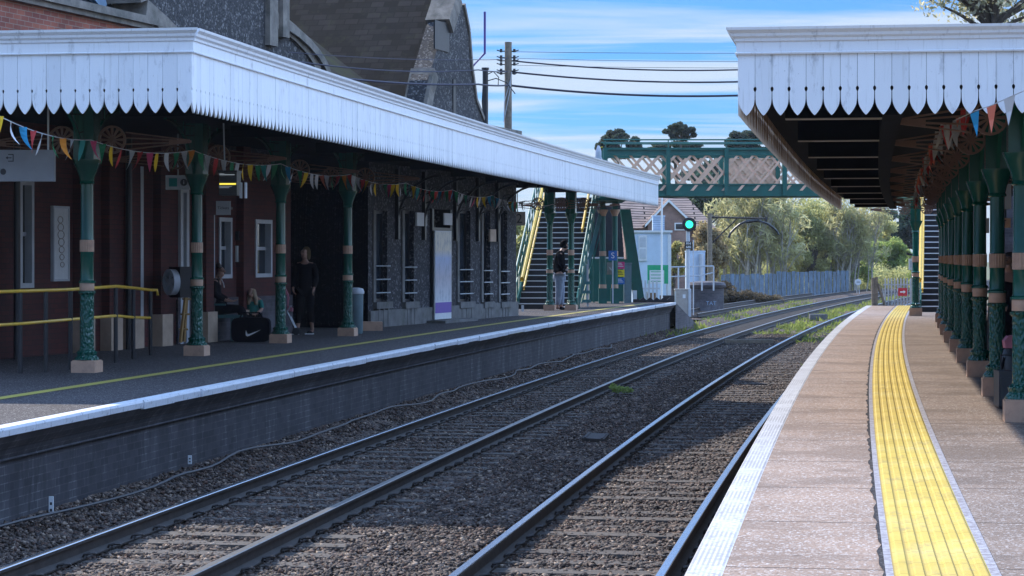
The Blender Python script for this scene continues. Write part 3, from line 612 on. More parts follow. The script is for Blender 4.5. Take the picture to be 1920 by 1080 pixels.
for Y in [28.7, 33.6, 38.6, 42.1, 46, 50, 54, 58, 62]:
    mb = MB(); T = Matrix.Translation((cp(Y, -7.38).x, Y, 0)) @ Matrix.Rotation(ang(Y), 4, 'Z'); mb.box(-1.9, -.1, -.06, .06, 1.80, 1.97, T=T); mb.build('cross_beam', 'dark', cl_, inv=ivl)

# ------------------------------------------------------------------ columns
def make_column(label, zb, blk, bh, r, plain, flut, cap, top, group, wheel_z, wheel_r, wheel_x, rod, sides, span=1.1):
    """local frame: x across the platform (toward track = tsign), z from platform"""
    t = thing('canopy_column', (0, 0, zb), label, 'column', group); ch = []
    mb = MB().box(-blk, blk, -blk, blk, 0, bh-.012).box(-blk+.012, blk-.012, -blk+.012, blk-.012, bh-.012, bh); ch.append(mb.build('base_block', 'cream', t))
    p0, p1 = plain; f0, f1 = flut; c0, c1 = cap
    prof = [(r*1.75, bh), (r*1.75, bh+.02), (r*1.35, bh+.06), (r*1.5, bh+.10), (r*1.05, bh+.13), (r*1.0, bh+.17), (r, p0-.05), (r*1.25, p0-.03), (r*1.25, p0-.012), (r*1.05, p0)]
    ch.append(MB().lathe(prof, 20).build('relief_shaft', 'relief', t, smooth=True))
    ch.append(MB().lathe([(r*1.04, p0+.001), (r*1.06, p0+.006), (r*1.06, p1-.006), (r*1.04, p1)], 24).build('plain_band', 'cream', t, smooth=True))
    ch.append(MB().lathe([(r*1.22, p1+.001), (r*1.22, p1+.02), (r*.98, p1+.035), (r*.94, p1+.05), (r*.94, f0-.01), (r*1.0, f0)], 24).build('shaft', 'green', t, smooth=True))
    ch.append(MB().lathe([(r*1.02, f0+.001), (r*1.02, f1-.001)], 36, flute=.07).build('fluted_band', 'cream', t))
    k = c1-c0
    ch.append(MB().lathe([(r*.98, f1), (r*.92, f1+.02), (r*.9, c0), (r*1.15, c0+.01), (r*1.1, c0+.03), (r*1.0, c0+k*.15), (r*1.2, c0+k*.4), (r*1.7, c0+k*.75), (r*2.0, c0+k*.95), (r*2.0, c1)], 20).build('capital', 'green', t, smooth=True))
    mb = MB().box(-r*1.5, r*1.5, -r*1.5, r*1.5, c1, top)
    ch.append(mb.build('top_post', 'green', t))
    # wheel shaped brackets across the platform
    for sd in sides:
        mb = MB(); cx = sd*wheel_x; cz = wheel_z; N = 24
        ring = [(cx+wheel_r*math.cos(2*math.pi*j/N), 0, cz+wheel_r*math.sin(2*math.pi*j/N)) for j in range(N)]
        for wdt, rr in ((wheel_r, wheel_r*.86),):
            k0 = len(mb.v)
            for j in range(N):
                a = 2*math.pi*j/N
                for q, yy in ((wdt, -.02), (wdt, .02), (rr, .02), (rr, -.02)): mb.v.append((cx+q*math.cos(a), yy, cz+q*math.sin(a)))
            for j in range(N):
                a, b = k0+4*j, k0+4*((j+1) % N)
                for e in range(4): f_ = (e+1) % 4; mb.face((a+e, b+e, b+f_, a+f_))
        for j in range(12):
            a = 2*math.pi*j/12; c_, s_ = math.cos(a), math.sin(a); pw = [(wheel_r*.12, .008), (wheel_r*.9, .017)]
            o_ = [(cx+c_*q*1-s_*w_*e, cz+s_*q+c_*w_*e) for q, w_, e in ((pw[0][0], pw[0][1], 1), (pw[1][0], pw[1][1], 1), (pw[1][0], pw[1][1], -1), (pw[0][0], pw[0][1], -1))]
            mb.prism(o_, -.012, .012)
        mb.lathe([(wheel_r*.2, cz-.001), (wheel_r*.2, cz)], 3) if False else None
        hub = [(cx+wheel_r*.19*math.cos(2*math.pi*j/12), cz+wheel_r*.19*math.sin(2*math.pi*j/12)) for j in range(12)]; mb.prism(hub, -.025, .025)
        x0 = cx+sd*wheel_r; x1 = x0+sd*rod; zt_ = cz+.0
        tipz = cz-.03
        for zz in (.10, .03, -.05, -.12):
            mb.prism([(x0, cz+zz), (x1-sd*.02, tipz+.012+zz*.12), (x1-sd*.02, tipz-.004+zz*.12), (x0, cz+zz-.016)], -.012, .012)
        mb.prism([(x1-sd*.28, tipz+.030), (x1, tipz+.014), (x1, tipz-.014), (x1-sd*.28, tipz-.034)], -.014, .014)
        ch.append(mb.build('wheel_bracket', 'bracket', t))
    # curved spandrels along the column line
    mb = MB()
    for sy in (-1, 1):
        arc = []
        for i in range(9):
            a = math.pi/2*i/8; arc.append((sy*(r+span*(1-math.cos(a))), c0+.06+(top-c0-.08)*math.sin(a)))
        for (ya, za), (yb, zb_) in zip(arc, arc[1:]):
            mb.prism([(-.02, 0), (.02, 0), (.02, .035), (-.02, .035)], 0, 1, T=Matrix(((1, 0, 0, 0), (0, yb-ya, 0, ya), (0, zb_-za, 1, za), (0, 0, 0, 1))))
        for q in (.2, .4, .6, .8):
            a = math.pi/2*q; yy = sy*(r+span*(1-math.cos(a))); zz = c0+.06+(top-c0-.08)*math.sin(a); mb.tube([(0, yy, zz), (0, yy-sy*.02, top)], .012, 5)
            mb.tube([(0, yy, zz), (0, sy*r, zz+.03)], .010, 5)
    ch.append(mb.build('spandrel', 'green', t, smooth=False))
    TREE[t.name] = ch
    for c in ch: TREE[c.name] = []
    return t
colR = make_column('', ZR, .155, .195, .083, (.96, 1.06), (1.32, 1.466), (2.05, 2.34), 2.85, 'green columns of the right platform canopy', 2.645, .155, -.0, .70, (), 1.3)
def relabel(o, s): o['label'] = s
bpy.data.objects.remove(colR) if False else None
# right proto needs its wheels: rebuild with sides
for o in list(TREE[colR.name]): bpy.data.objects.remove(o)
nm = colR.name; bpy.data.objects.remove(colR); TREE.clear()
colR = make_column('x', ZR, .155, .195, .083, (.96, 1.06), (1.32, 1.466), (2.05, 2.34), 2.86, 'green columns of the right platform canopy', 2.645, .155, .27, .68, (-1, 1), 1.3)
ordn = ['nearest', 'second', 'third', 'fourth', 'fifth', 'sixth', 'seventh', 'eighth', 'ninth']
for i, Y in enumerate(RY):
    o = colR if i == 0 else copy_tree(colR)
    p = cp(Y, RO); o.location = (p.x, p.y, ZR); o.rotation_euler = (0, 0, ang(Y))
    relabel(o, ('%s green iron column of the row on the right platform, cream bands and cream base block' % ordn[i]) if i else 'nearest green iron column at the right edge of the photo with cream fluted band')
o = copy_tree(colR); o.location = (P(1717, 591, 56.0).x, 56.0, ZR); o.rotation_euler = (0, 0, ang(56)); relabel(o, 'lone green column at the far end of the right canopy, between the gate and the steps'); del o['group']
colL = make_column('x', ZL, .155, .155, .088, (1.03, 1.125), (1.52, 1.67), (2.37, 2.68), 3.42, 'green columns of the left platform canopy', 2.93, .18, .33, .85, (-1, 1), 1.4)
LYs = [(28.7, 163, 'nearest green column on the left platform, standing in front of the yellow ramp railing'), (33.6, 369, 'green column on the left platform between the step ladder and the seated man'),
       (38.6, 526, 'green column on the left platform with the black bag on its left and a pushchair behind'), (42.1, 652, 'green column on the left platform with a grey bin at its right'),
       (62.6, 1031, 'shaded column under the left canopy end, just left of the man in pale jeans'), (62.8, 1071, 'shaded column under the left canopy end, just right of the man in pale jeans')]
for i, (Y, px, lab) in enumerate(LYs):
    o = colL if i == 0 else copy_tree(colL); o.location = ((px-960)/F*Y, Y, ZL); o.rotation_euler = (0, 0, ang(Y)); relabel(o, lab)

# ------------------------------------------------------------------ station building, left
OX, OY = -2.95, 46.9; BA = math.atan2(1, .3); BL = math.hypot(1, .3)
def wY(px): return -17.02/((px-960)/F-.3)
def U(px): return (wY(px)-OY)*BL
def UZ(px, py): return (U(px), (484-py)/F*wY(px))
def bthing(name, label, cat): return thing(name, (OX, OY, 0), label, cat, rz=BA)
def wall_mb(u0, u1, z0, z1, ops, th=.35, y=0, mb=None):
    mb = mb or MB(); us = sorted({u0, u1, *[o[0] for o in ops], *[o[1] for o in ops]}); zs = sorted({z0, z1, *[o[2] for o in ops], *[o[3] for o in ops]})
    for a, b in zip(us, us[1:]):
        for c, d in zip(zs, zs[1:]):
            if any(o[0] <= (a+b)/2 <= o[1] and o[2] <= (c+d)/2 <= o[3] for o in ops): continue
            mb.poly([(a, y, c), (b, y, c), (b, y, d), (a, y, d)])
    for a, b, c, d in ops:
        mb.poly([(a, y, c), (a, y, d), (a, y+th, d), (a, y+th, c)]); mb.poly([(b, y, d), (b, y, c), (b, y+th, c), (b, y+th, d)])
        mb.poly([(a, y, d), (b, y, d), (b, y+th, d), (a, y+th, d)]); mb.poly([(b, y, c), (a, y, c), (a, y+th, c), (b, y+th, c)])
    mb.poly([(u0, y, z0), (u0, y, z1), (u0, y+th, z1), (u0, y+th, z0)]); mb.poly([(u1, y, z1), (u1, y, z0), (u1, y+th, z0), (u1, y+th, z1)]); mb.poly([(u0, y, z1), (u1, y, z1), (u1, y+th, z1), (u0, y+th, z1)])
    return mb
def window(par, u0, u1, z0, z1, mat='palegrey', fr=.07, bars=1, split=None, y=.10, proud=-.02):
    mb = MB(); mb.box(u0, u0+fr, proud, y+.05, z0, z1); mb.box(u1-fr, u1, proud, y+.05, z0, z1); mb.box(u0+fr, u1-fr, proud, y+.05, z0, z0+fr); mb.box(u0+fr, u1-fr, proud, y+.05, z1-fr, z1)
    zm = split if split is not None else (z0+z1)/2
    if bars: mb.box(u0+fr, u1-fr, y-.03, y+.03, zm-.03, zm+.03)
    f = mb.build('window', mat, par); MB().box(u0+fr, u1-fr, y, y+.02, z0+fr, z1-fr).build('pane', 'glass', f); return f
bb = bthing('brick_building', 'red brick station building behind the left platform with painted red walls and white sash windows', 'building')
uE = U(545); u00 = U(-260)
def opn(a, b, t, bt): ua, ub = U(a), U(b); Ym = wY((a+b)/2); return (ua, ub, (484-bt)/F*Ym, (484-t)/F*Ym)
wins = [opn(36, 62, 338, 540), opn(386, 401, 403, 522), opn(410, 434, 408, 522), opn(478, 509, 412, 520)]
doors = [opn(143, 156, 366, 600), opn(250, 264, 312, 596), opn(334, 350, 350, 590)]
doors = [(a, b, ZL, d) for a, b, c, d in doors]
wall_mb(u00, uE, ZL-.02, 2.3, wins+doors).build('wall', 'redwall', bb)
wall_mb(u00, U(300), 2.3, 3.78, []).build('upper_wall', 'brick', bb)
for w_ in wins: window(bb, *w_)
for i, d_ in enumerate(doors):
    a, b, c, d = d_; fr = MB().box(a, a+.10, -.05, .12, c, d).box(b-.10, b, -.05, .12, c, d).box(a+.10, b-.10, -.05, .12, d-.10, d).build('door_frame', 'palegrey', bb)
    dr = MB().box(a+.10, b-.10, .14, .18, c, d-.10).box(a+.18, b-.18, .125, .14, c+.2, c+.9).box(a+.18, b-.18, .125, .14, c+1.0, d-.3).build('door', 'benchm' if i < 2 else 'darksat', bb)
for px, lab in ((146, 1), (199, 1), (240, 1), (295, 1), (380, 0), (450, 0)):
    u = U(px); hw = .16
    MB().box(u-hw, u+hw, -.14, 0, ZL, 2.2).build('pilaster', 'redwall', bb)
    MB().box(u-hw-.04, u+hw+.04, -.19, 0, ZL, ZL+(.52 if px != 240 else .48)).build('pilaster_base', 'stonecream', bb)
MB().box(u00, U(300), -.16, .35, 3.78, 3.90).box(u00, U(300), -.10, .3, 3.70, 3.78).build('stone_coping', 'stone', bb)
mb = MB(); mb.poly([(u00, .2, 3.85), (U(300), .2, 3.85), (U(300), 5.2, 8.3), (u00, 5.2, 8.3)], uv=[(0, 0), (U(300)-u00, 0), (U(300)-u00, 6.7), (0, 6.7)]); mb.build('roof', 'slate', bb)
wall_mb(u00, U(300), -1.44, 8.2, [], y=5.2).build('rear_wall', 'brick', bb)
for px in (6, 218): MB().tube([(U(px), -.22, ZL), (U(px), -.22, 1.9)], .05, 10).build('drainpipe', 'darksat', bb, smooth=True)
MB().box(U(330), U(545), -.04, .0, ZL, ZL+.75).build('dado', 'brickw', bb)
# hall with flint gable
hb = bthing('flint_hall', 'tall knapped flint hall with curved stone coped gable rising behind the left canopy', 'building')
out_ = [UZ(300, 110), (U(300), 1.9), (U(620), 1.9), UZ(613, 142), UZ(604, 118), UZ(590, 95), UZ(572, 74), UZ(552, 56), UZ(532, 42), UZ(527, 10), (U(527), 6.0), ((U(527)+U(255))/2, 8.0), (U(255), 5.8), UZ(255, 0), UZ(300, 45)]
MB().prism(out_, .0, .4).build('gable_wall', 'flint', hb)
# stone copings following the gable
def strip_along(par, pts, wid, y0, y1, mat, name):
    mb = MB()
    for (a, b) in zip(pts, pts[1:]):
        dx_, dz_ = b[0]-a[0], b[1]-a[1]; l_ = math.hypot(dx_, dz_); nx, nz_ = -dz_/l_*wid, dx_/l_*wid; e = .01
        mb.prism([(a[0], a[1]), (b[0]+dx_/l_*e, b[1]+dz_/l_*e), (b[0]+nx, b[1]+nz_), (a[0]+nx, a[1]+nz_)], y0, y1); y0 -= .002; y1 += .002
    return mb.build(name, mat, par)
strip_along(hb, [UZ(613, 142), UZ(604, 118), UZ(590, 95), UZ(572, 74), UZ(552, 56), UZ(532, 42)], .16, -.12, .45, 'stone', 'gable_coping')
strip_along(hb, [UZ(593, 142), UZ(583, 118), UZ(569, 98), UZ(550, 78), UZ(530, 62), UZ(508, 50)], -.30, -.05, .02, 'stone', 'arch_moulding')
MB().box(U(497), U(512), -.10, .0, 3.9, 6.2).box(U(518), U(530), -.14, .3, 4.1, 6.3).build('stone_pier', 'stone', hb)
strip_along(hb, [UZ(325, 60), UZ(300, 34), UZ(262, 0), (U(262)-.4, 5.6)], .28, -.15, .5, 'stone', 'raking_coping')
mb = MB(); um = (U(527)+U(255))/2
mb.poly([(U(300), .4, 3.6), (um, .4, 7.9), (um, 8, 7.9), (U(300), 8, 3.6)], uv=[(0, 0), (0, 5), (7.6, 5), (7.6, 0)]); mb.poly([(um, .4, 7.9), (U(620), .4, 3.4), (U(620), 8, 3.4), (um, 8, 7.9)], uv=[(0, 0), (0, 5), (7.6, 5), (7.6, 0)]); mb.build('roof', 'slate', hb)
wall_mb(u00*0+U(255), U(620), -1.44, 7.5, [], y=8).build('rear_wall', 'flint', hb)
# flint platform range
uf0, uf1 = U(690), U(968)
fb = bthing('flint_building', 'dark flint walled station range with tall narrow barred windows and tiled cross gable', 'building')
slots = [(703, 726), (757, 776), (860, 882), (905, 919), (937, 951)]
wo = []
for a, b in slots: Ym = wY((a+b)/2); wo.append((U(a), U(b), (484-566)/F*Ym, (484-395)/F*Ym))
dpx = (806, 839); Ym = wY(822); do = (U(806), U(843), ZL, (484-392)/F*Ym)
wall_mb(uf0, uf1, ZL-.02, 3.05, wo+[do], th=.4).build('wall', 'flint2', fb)
for a, b, c, d in wo:
    fr = MB().box(a, a+.06, .10, .18, c, d).box(b-.06, b, .10, .18, c, d).box(a+.06, b-.06, .10, .18, d-.06, d).box(a+.06, b-.06, .10, .18, c, c+.06).build('window', 'darksat', fb); MB().box(a+.06, b-.06, .15, .17, c+.06, d-.06).build('pane', 'glass', fr)
    mb = MB()
    for z_ in (.04, .32, .60): mb.tube([(a-.05, -.05, c+.15+z_), (b+.05, -.05, c+.15+z_)], .014, 6)
    mb.build('window_bar', 'steel', fb); 
    MB().box(a-.12, b+.12, -.09, 0, c-.14, c).build('sill', 'concrete', fb)
    mb = MB()
    for k in range(3): q = a+.05+(b-a-.18)*k/2; mb.box(q, q+.08, -.07, -.0, c-.52, c-.14)
    mb.build('sill_bracket', 'concrete', fb)
    MB().box(a-.16, a-.001, -.03, 0, c, d).build('stone_jamb', 'concrete', fb)
a, b, c, d = do
MB().box(a, a+.12, -.06, .2, c, d).box(b-.12, b, -.06, .2, c, d).box(a+.12, b-.12, -.06, .2, d-.55, d-.42).build('door_frame', 'darksat', fb)
MB().box(a+.12, b-.12, .10, .15, c, d-.55).build('door', 'darksat', fb)
MB().box(a-.4, b+.6, -.5, 0, ZL, ZL+.06).build('doorstep', 'concrete', fb)
MB().box(uf0-.0, uf1+.1, -.12, .4, 3.05, 3.19).box(uf0, uf1+.06, -.06, .4, 2.95, 3.05).build('stone_coping', 'stone', fb)
MB().box(uf0, uf1, -.06, 0, ZL, ZL+.35).build('plinth', 'concrete', fb)
# recess (booking hall entrance) between the ranges
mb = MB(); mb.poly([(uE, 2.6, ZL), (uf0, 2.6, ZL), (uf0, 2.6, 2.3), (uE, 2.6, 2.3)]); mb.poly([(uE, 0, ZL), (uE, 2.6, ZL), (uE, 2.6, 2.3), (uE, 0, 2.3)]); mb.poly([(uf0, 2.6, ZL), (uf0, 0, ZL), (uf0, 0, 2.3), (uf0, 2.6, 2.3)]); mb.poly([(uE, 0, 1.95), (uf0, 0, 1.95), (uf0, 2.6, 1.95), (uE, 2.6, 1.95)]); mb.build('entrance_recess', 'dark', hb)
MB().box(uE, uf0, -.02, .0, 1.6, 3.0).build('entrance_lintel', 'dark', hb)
# cross gable with tiled slope facing the camera
apex = (U(858), (484+15)/F*wY(858))
gl = [(U(786), 3.2), UZ(792, 195), UZ(800, 150), UZ(812, 112), UZ(830, 50), apex, UZ(868, 20), UZ(876, 60), UZ(880, 125), UZ(890, 190), UZ(904, 226), (U(905), 3.2)]
MB().prism(gl, -.02, .40).build('cross_gable', 'flint', fb)
strip_along(fb, [UZ(790, 205), UZ(799, 160), UZ(806, 128)], -.34, -.10, .45, 'stone', 'gable_coping')
strip_along(fb, [UZ(833, 36), UZ(842, 8), UZ(850, -18)], -.42, -.12, .46, 'stone', 'gable_kneeler')
MB().box(U(812), U(839), -.045, -.01, (484-94)/F*wY(822), (484-40)/F*wY(822)).build('recess_shade_panel', 'darksat', fb)  # flat near-black panel, paints the shade of a recess onto the gable
MB().box(U(847), U(852), -.04, -.01, 3.3, 4.1).build('slit_window', 'darksat', fb)
strip_along(fb, [UZ(904, 226), UZ(890, 190), UZ(881, 125), UZ(876, 60), UZ(866, 10)], -.09, -.06, .45, 'stone', 'far_coping')
mb = MB(); e0 = (U(786), 3.15); slen = math.hypot(apex[0]-e0[0], apex[1]-e0[1])
mb.poly([(e0[0], .38, e0[1]), (apex[0], .38, apex[1]), (apex[0], 9.5, apex[1]), (e0[0], 9.5, e0[1])], uv=[(0, 0), (0, slen), (9.3, slen), (9.3, 0)])
e1 = (U(908), 3.15); mb.poly([(apex[0], .2, apex[1]), (e1[0], .2, e1[1]), (e1[0], 9.5, e1[1]), (apex[0], 9.5, apex[1])], uv=[(0, slen), (0, 0), (9.3, 0), (9.3, slen)])
mb.build('cross_roof', 'tiles', fb)
ue = U(792); u6 = U(606)
mb = MB(); mb.poly([(u6, .3, 3.15), (ue, .3, 3.15), (ue, 2.6, 4.9), (u6, 4.5, 6.4)], uv=[(0, 0), (ue-u6, 0), (ue-u6, 2.9), (0, 5.4)]); mb.build('lower_roof', 'mosstiles', fb)
MB().tube([(U(600), 1.6, 5.6), (U(640), .9, 4.4), (U(672), .35, 3.45)], .045, 8).build('valley_pipe', 'lead', fb)
mb = MB(); mb.prism([(U(562), 4.4), (U(580), 4.0), (U(592), 4.0), (U(592), 6.4), (U(556), 6.4)], .9, 1.0); mb.build('lead_flashing', 'lead', hb)
MB().box(U(577), U(592), .7, 1.3, 3.9, 6.4).build('chimney_stack', 'stone', hb)
mb = MB(); mb.prism([(U(200), 4.2), (U(232), 3.95), (U(238), 4.05), (U(215), 4.9), (U(196), 4.9)], .35, .45); mb.build('lead_flashing', 'lead', bb)
MB().box(U(310), U(770), 3.2, 8, 2, 11.0).box(U(330), U(760), 3.0, 8.2, 11.0, 11.3).build('shading_block', 'flint', hb)  # unseen block added above the roofs to shade the tracks
wall_mb(uE, uf0, 2.3, 3.4, [], th=.3, y=.02).build('parapet', 'flint', hb)
MB().box(uf0, uf1, .4, 9, -1.4, 2.9).build('rear_block', 'flint2', fb)

# ------------------------------------------------------------------ wall brackets of the canopy over the flint range
for i, px in enumerate((742, 792, 851, 893, 930)):
    u = U(px); t = thing('wall_bracket', (OX+u*math.cos(BA), OY+u*math.sin(BA), 1.0), 'curved black iron bracket holding the left canopy from the flint wall', 'bracket', 'black wall brackets on the flint range', rz=BA)
    mb = MB(); prev = None
    for k in range(9):
        a = math.pi/2*k/8; q = (0, -.03-1.0*(1-math.cos(a)), -.35+1.1*math.sin(a))
        if prev: mb.tube([prev, q], .028, 6)
        prev = q
    mb.build('arch', 'darksat', t); MB().box(-.05, .05, -.08, 0, -.6, .9).build('wall_plate', 'darksat', t)
    mb = MB(); [mb.tube([(0, -.05, .0+.2*k), (0, -.20-.1*k, .1+.2*k)], .012, 5) for k in range(3)]
    N = 14; [mb.tube([(0, -.30+.13*math.cos(2*math.pi*k/N), .42+.13*math.sin(2*math.pi*k/N)), (0, -.30+.13*math.cos(2*math.pi*(k+1)/N), .42+.13*math.sin(2*math.pi*(k+1)/N))], .012, 5) for k in range(N)]
    mb.build('scrollwork', 'darksat', t)

# ------------------------------------------------------------------ text
def text_mesh(s, size, mat, parent, loc, rot, name='lettering', ext=.002, align='CENTER'):
    cu = bpy.data.curves.new(name, 'FONT'); cu.body = s; cu.size = size; cu.extrude = ext; cu.align_x = align; cu.align_y = 'CENTER'
    o = bpy.data.objects.new('tmp', cu); COL.objects.link(o); bpy.context.view_layer.update()
    me = bpy.data.meshes.new_from_object(o.evaluated_get(bpy.context.evaluated_depsgraph_get())); bpy.data.objects.remove(o)
    me.materials.clear(); me.materials.append(M[mat]); q = bpy.data.objects.new(name, me); COL.objects.link(q); q.parent = parent; q.location = loc; q.rotation_euler = rot; return q
def panel(name, px0, px1, py0, py1, Y, label, cat, mat='paper', th=.03, rz=0, group=None, frame=None):
    c = P((px0+px1)/2, (py0+py1)/2, Y); w_ = (px1-px0)/F*Y/ max(.2, math.cos(rz)); h = (py1-py0)/F*Y
    t = thing(name, c, label, cat, group, rz=rz); MB().box(-w_/2, w_/2, 0, th, -h/2, h/2).build('board', mat, t)
    if frame:
        mb = MB(); f = .025; mb.box(-w_/2-.003, -w_/2+f, -.012, th+.004, -h/2-.003, h/2+.003); mb.box(w_/2-f, w_/2+.003, -.012, th+.004, -h/2-.003, h/2+.003); mb.box(-w_/2+f, w_/2-f, -.012, th+.004, h/2-f, h/2+.003); mb.box(-w_/2+f, w_/2-f, -.012, th+.004, -h/2-.003, -h/2+f); mb.build('frame', frame, t)
    return t, w_, h
FR = (R(90), 0, 0)
# exit sign hung at far left
t, w_, h = panel('exit_sign', -60, 102, 281, 340, 27, 'large hanging grey white sign with a way out arrow symbol at far left', 'sign', 'signgrey', .08)
MB().tube([(-w_*.3, .04, h/2), (-w_*.3, .04, .75)], .012).tube([(w_*.42, .04, h/2), (w_*.42, .04, .75)], .012).build('hanger', 'steel', t)
x = (20-21)/F*27; z = (310.5-296)/F*27
mb = MB(); mb.box(x-.03, x+.035, -.006, -.001, z+.035, z+.045).box(x-.03, x+.035, -.006, -.001, z-.045, z-.035).box(x+.025, x+.035, -.006, -.001, z-.035, z+.035).box(x-.05, x+.01, -.006, -.001, z-.005, z+.005); mb.prism([(x-.06, z), (x-.035, z+.018), (x-.035, z-.018)], -.006, -.001); mb.build('symbol', 'textdark', t)
x = (6-21)/F*27; z = (310.5-322)/F*27; MB().prism([(x+.035*math.cos(a*.5236), z+.038*math.sin(a*.5236)) for a in range(12)], -.006, -.001).build('dot', 'textdark', t)
t, w_, h = panel('information_sign', 311, 355, 329, 355, 35, 'small grey hanging sign with a green square and a black letter i disc', 'sign', 'palegrey', .06, frame='steel')
MB().box(-w_*.36, -w_*.02, -.016, -.001, -h*.3, h*.3).build('green_square', 'f_teal', t); MB().prism([(w_*.27+.055*math.cos(a*.35), .055*math.sin(a*.35)) for a in range(18)], -.018, -.001).build('disc', 'textdark', t)
text_mesh('i', .09, 'textwhite', t, (w_*.27, -.021, 0), FR); MB().tube([(0, .03, h/2), (0, .03, .75)], .012).build('hanger', 'steel', t)
t, w_, h = panel('ticket_sign', 405, 432, 377, 403, 37.5, 'small white sign reading Tickets projecting above the ticket window', 'sign', 'palegrey', .05)
text_mesh('Tickets', .065, 'textdark', t, (0, -.006, 0), FR); MB().box(-w_/2-.0, w_/2, .05, .3, -.02, .02).build('arm', 'darksat', t)
t, w_, h = panel('platform_sign', 955, 985, 397, 423, 60, 'grey hanging sign with the black platform number 2', 'sign', 'cabinet', .05)
text_mesh('2', .34, 'textdark', t, (w_*.12, -.006, -.01), FR); MB().tube([(0, .02, h/2), (0, .02, .75)], .012).build('hanger', 'darksat', t)
# departure board
t = thing('departure_board', P(427, 345, 32), 'black departure screen with a yellow line of text, hung from the left canopy', 'departure board', rz=-.15)
MB().box(-.13, .13, 0, .22, -.16, .16).box(-.14, .14, -.02, .24, .16, .19).build('housing', 'darksat', t)
MB().box(-.12, .12, -.006, -.001, -.012, .012).build('yellow_text', 'led', t); MB().box(-.12, .06, -.006, -.001, -.036, -.030).box(-.12, .02, -.006, -.001, -.055, -.049).box(-.12, .10, -.006, -.001, .125, .135).box(-.12, -.05, -.006, -.001, .145, .15).build('small_text', 'ledw', t)
MB().tube([(-.07, .1, .19), (-.09, .1, .86)], .011).build('hanger', 'palegrey', t)
MB().box(.17, .185, 0, .1, -.2, .02).box(.24, .255, 0, .1, -.2, .02).build('side_rail', 'palegrey', t)
# framed poster and notices on the red wall
def wall_panel(name, px0, px1, py0, py1, label, cat, mat='paper', th=.04, proud=.0, frame=None, group=None):
    pm = (px0+px1)/2; Ym = wY(pm); u = U(pm); w_ = U(px1)-U(px0); z0, z1 = (484-py1)/F*Ym, (484-py0)/F*Ym
    t = thing(name, (OX+u*math.cos(BA)+(th+proud)*math.sin(BA), OY+u*math.sin(BA)-(th+proud)*math.cos(BA), (z0+z1)/2), label, cat, group, rz=BA)
    h = z1-z0; MB().box(-w_/2, w_/2, 0, th, -h/2, h/2).build('board', mat, t)
    if frame:
        mb = MB(); f = .03; mb.box(-w_/2-.003, -w_/2+f, -.012, th, -h/2-.003, h/2+.003); mb.box(w_/2-f, w_/2+.003, -.012, th, -h/2-.003, h/2+.003); mb.box(-w_/2+f, w_/2-f, -.012, th, h/2-f, h/2+.003); mb.box(-w_/2+f, w_/2-f, -.012, th, -h/2-.003, -h/2+f); mb.build('frame', frame, t)
    return t, w_, h
t, w_, h = wall_panel('framed_poster', 95, 125, 387, 527, 'tall white framed poster with a grey line drawing on the red wall', 'poster', 'paper', .04, 0, 'palegrey')
mb = MB(); random.seed(5)
for k in range(7):
    z = h*(.32-.1*k); r_ = .10-.01*abs(k-2); N = 12
    for j in range(N):
        a, b = 2*math.pi*j/N, 2*math.pi*(j+1)/N; mb.tube([(r_*math.cos(a)*1.0+.01*k-.03, -.004, z+r_*.62*math.sin(a)), (r_*math.cos(b)+.01*k-.03, -.004, z+r_*.62*math.sin(b))], .007, 4)
mb.build('drawing', 'cabinet', t)
wall_panel('notice', 298, 304, 468, 505, 'narrow white notice on the red wall beside the round disc', 'notice', 'paper')
wall_panel('notice', 441, 454, 461, 491, 'white notice sheet on the red wall between two windows', 'notice', 'paper')
wall_panel('notice', 441, 456, 434, 450, 'dark red notice board above the white notice sheet', 'notice', 'redwall', .05, frame='darksat')
wall_panel('notice', 777, 796, 399, 424, 'square white sign high on the flint wall left of the poster door', 'sign', 'paper', proud=.02)
wall_panel('notice', 915, 926, 430, 453, 'small pale sign high on the flint wall near the platform number', 'sign', 'stonecream', proud=.02)
wall_panel('notice', 823, 838, 400, 422, 'pale lit notice in the dark panel over the poster door', 'sign', 'paper', .03, .10)
t, w_, h = wall_panel('tall_poster', 807, 838, 433, 598, 'bright full height poster banner with a purple band on the flint wall door', 'poster', 'paper', .03, .08)
t0 = NT('poster_picture'); v = t0.coord('Generated'); s = t0.n('ShaderNodeSeparateXYZ'); t0.l(v, s.inputs[0]); n = t0.noise(t0.coord('Object', (3, 3, 1.2)), 3, 6, .7)
col = t0.ramp(s.outputs[2], [(.0, (.52, .56, .62)), (.35, (.42, .40, .46)), (.62, (.34, .42, .62)), (.74, (.62, .56, .46)), (1, (.66, .64, .58))]); col = t0.mixc(t0.ramp(n, [(.5, (0, 0, 0)), (.6, (.6, .6, .6))]), col, (.2, .24, .32)); t0.base(col)
MB().box(-w_/2+.02, w_/2-.02, -.005, 0, -h*.30, h/2-.02).build('picture', t0.m, t); MB().box(-w_/2+.02, w_/2-.02, -.006, 0, -h*.43, -h*.31).build('purple_band', 'purple', t)
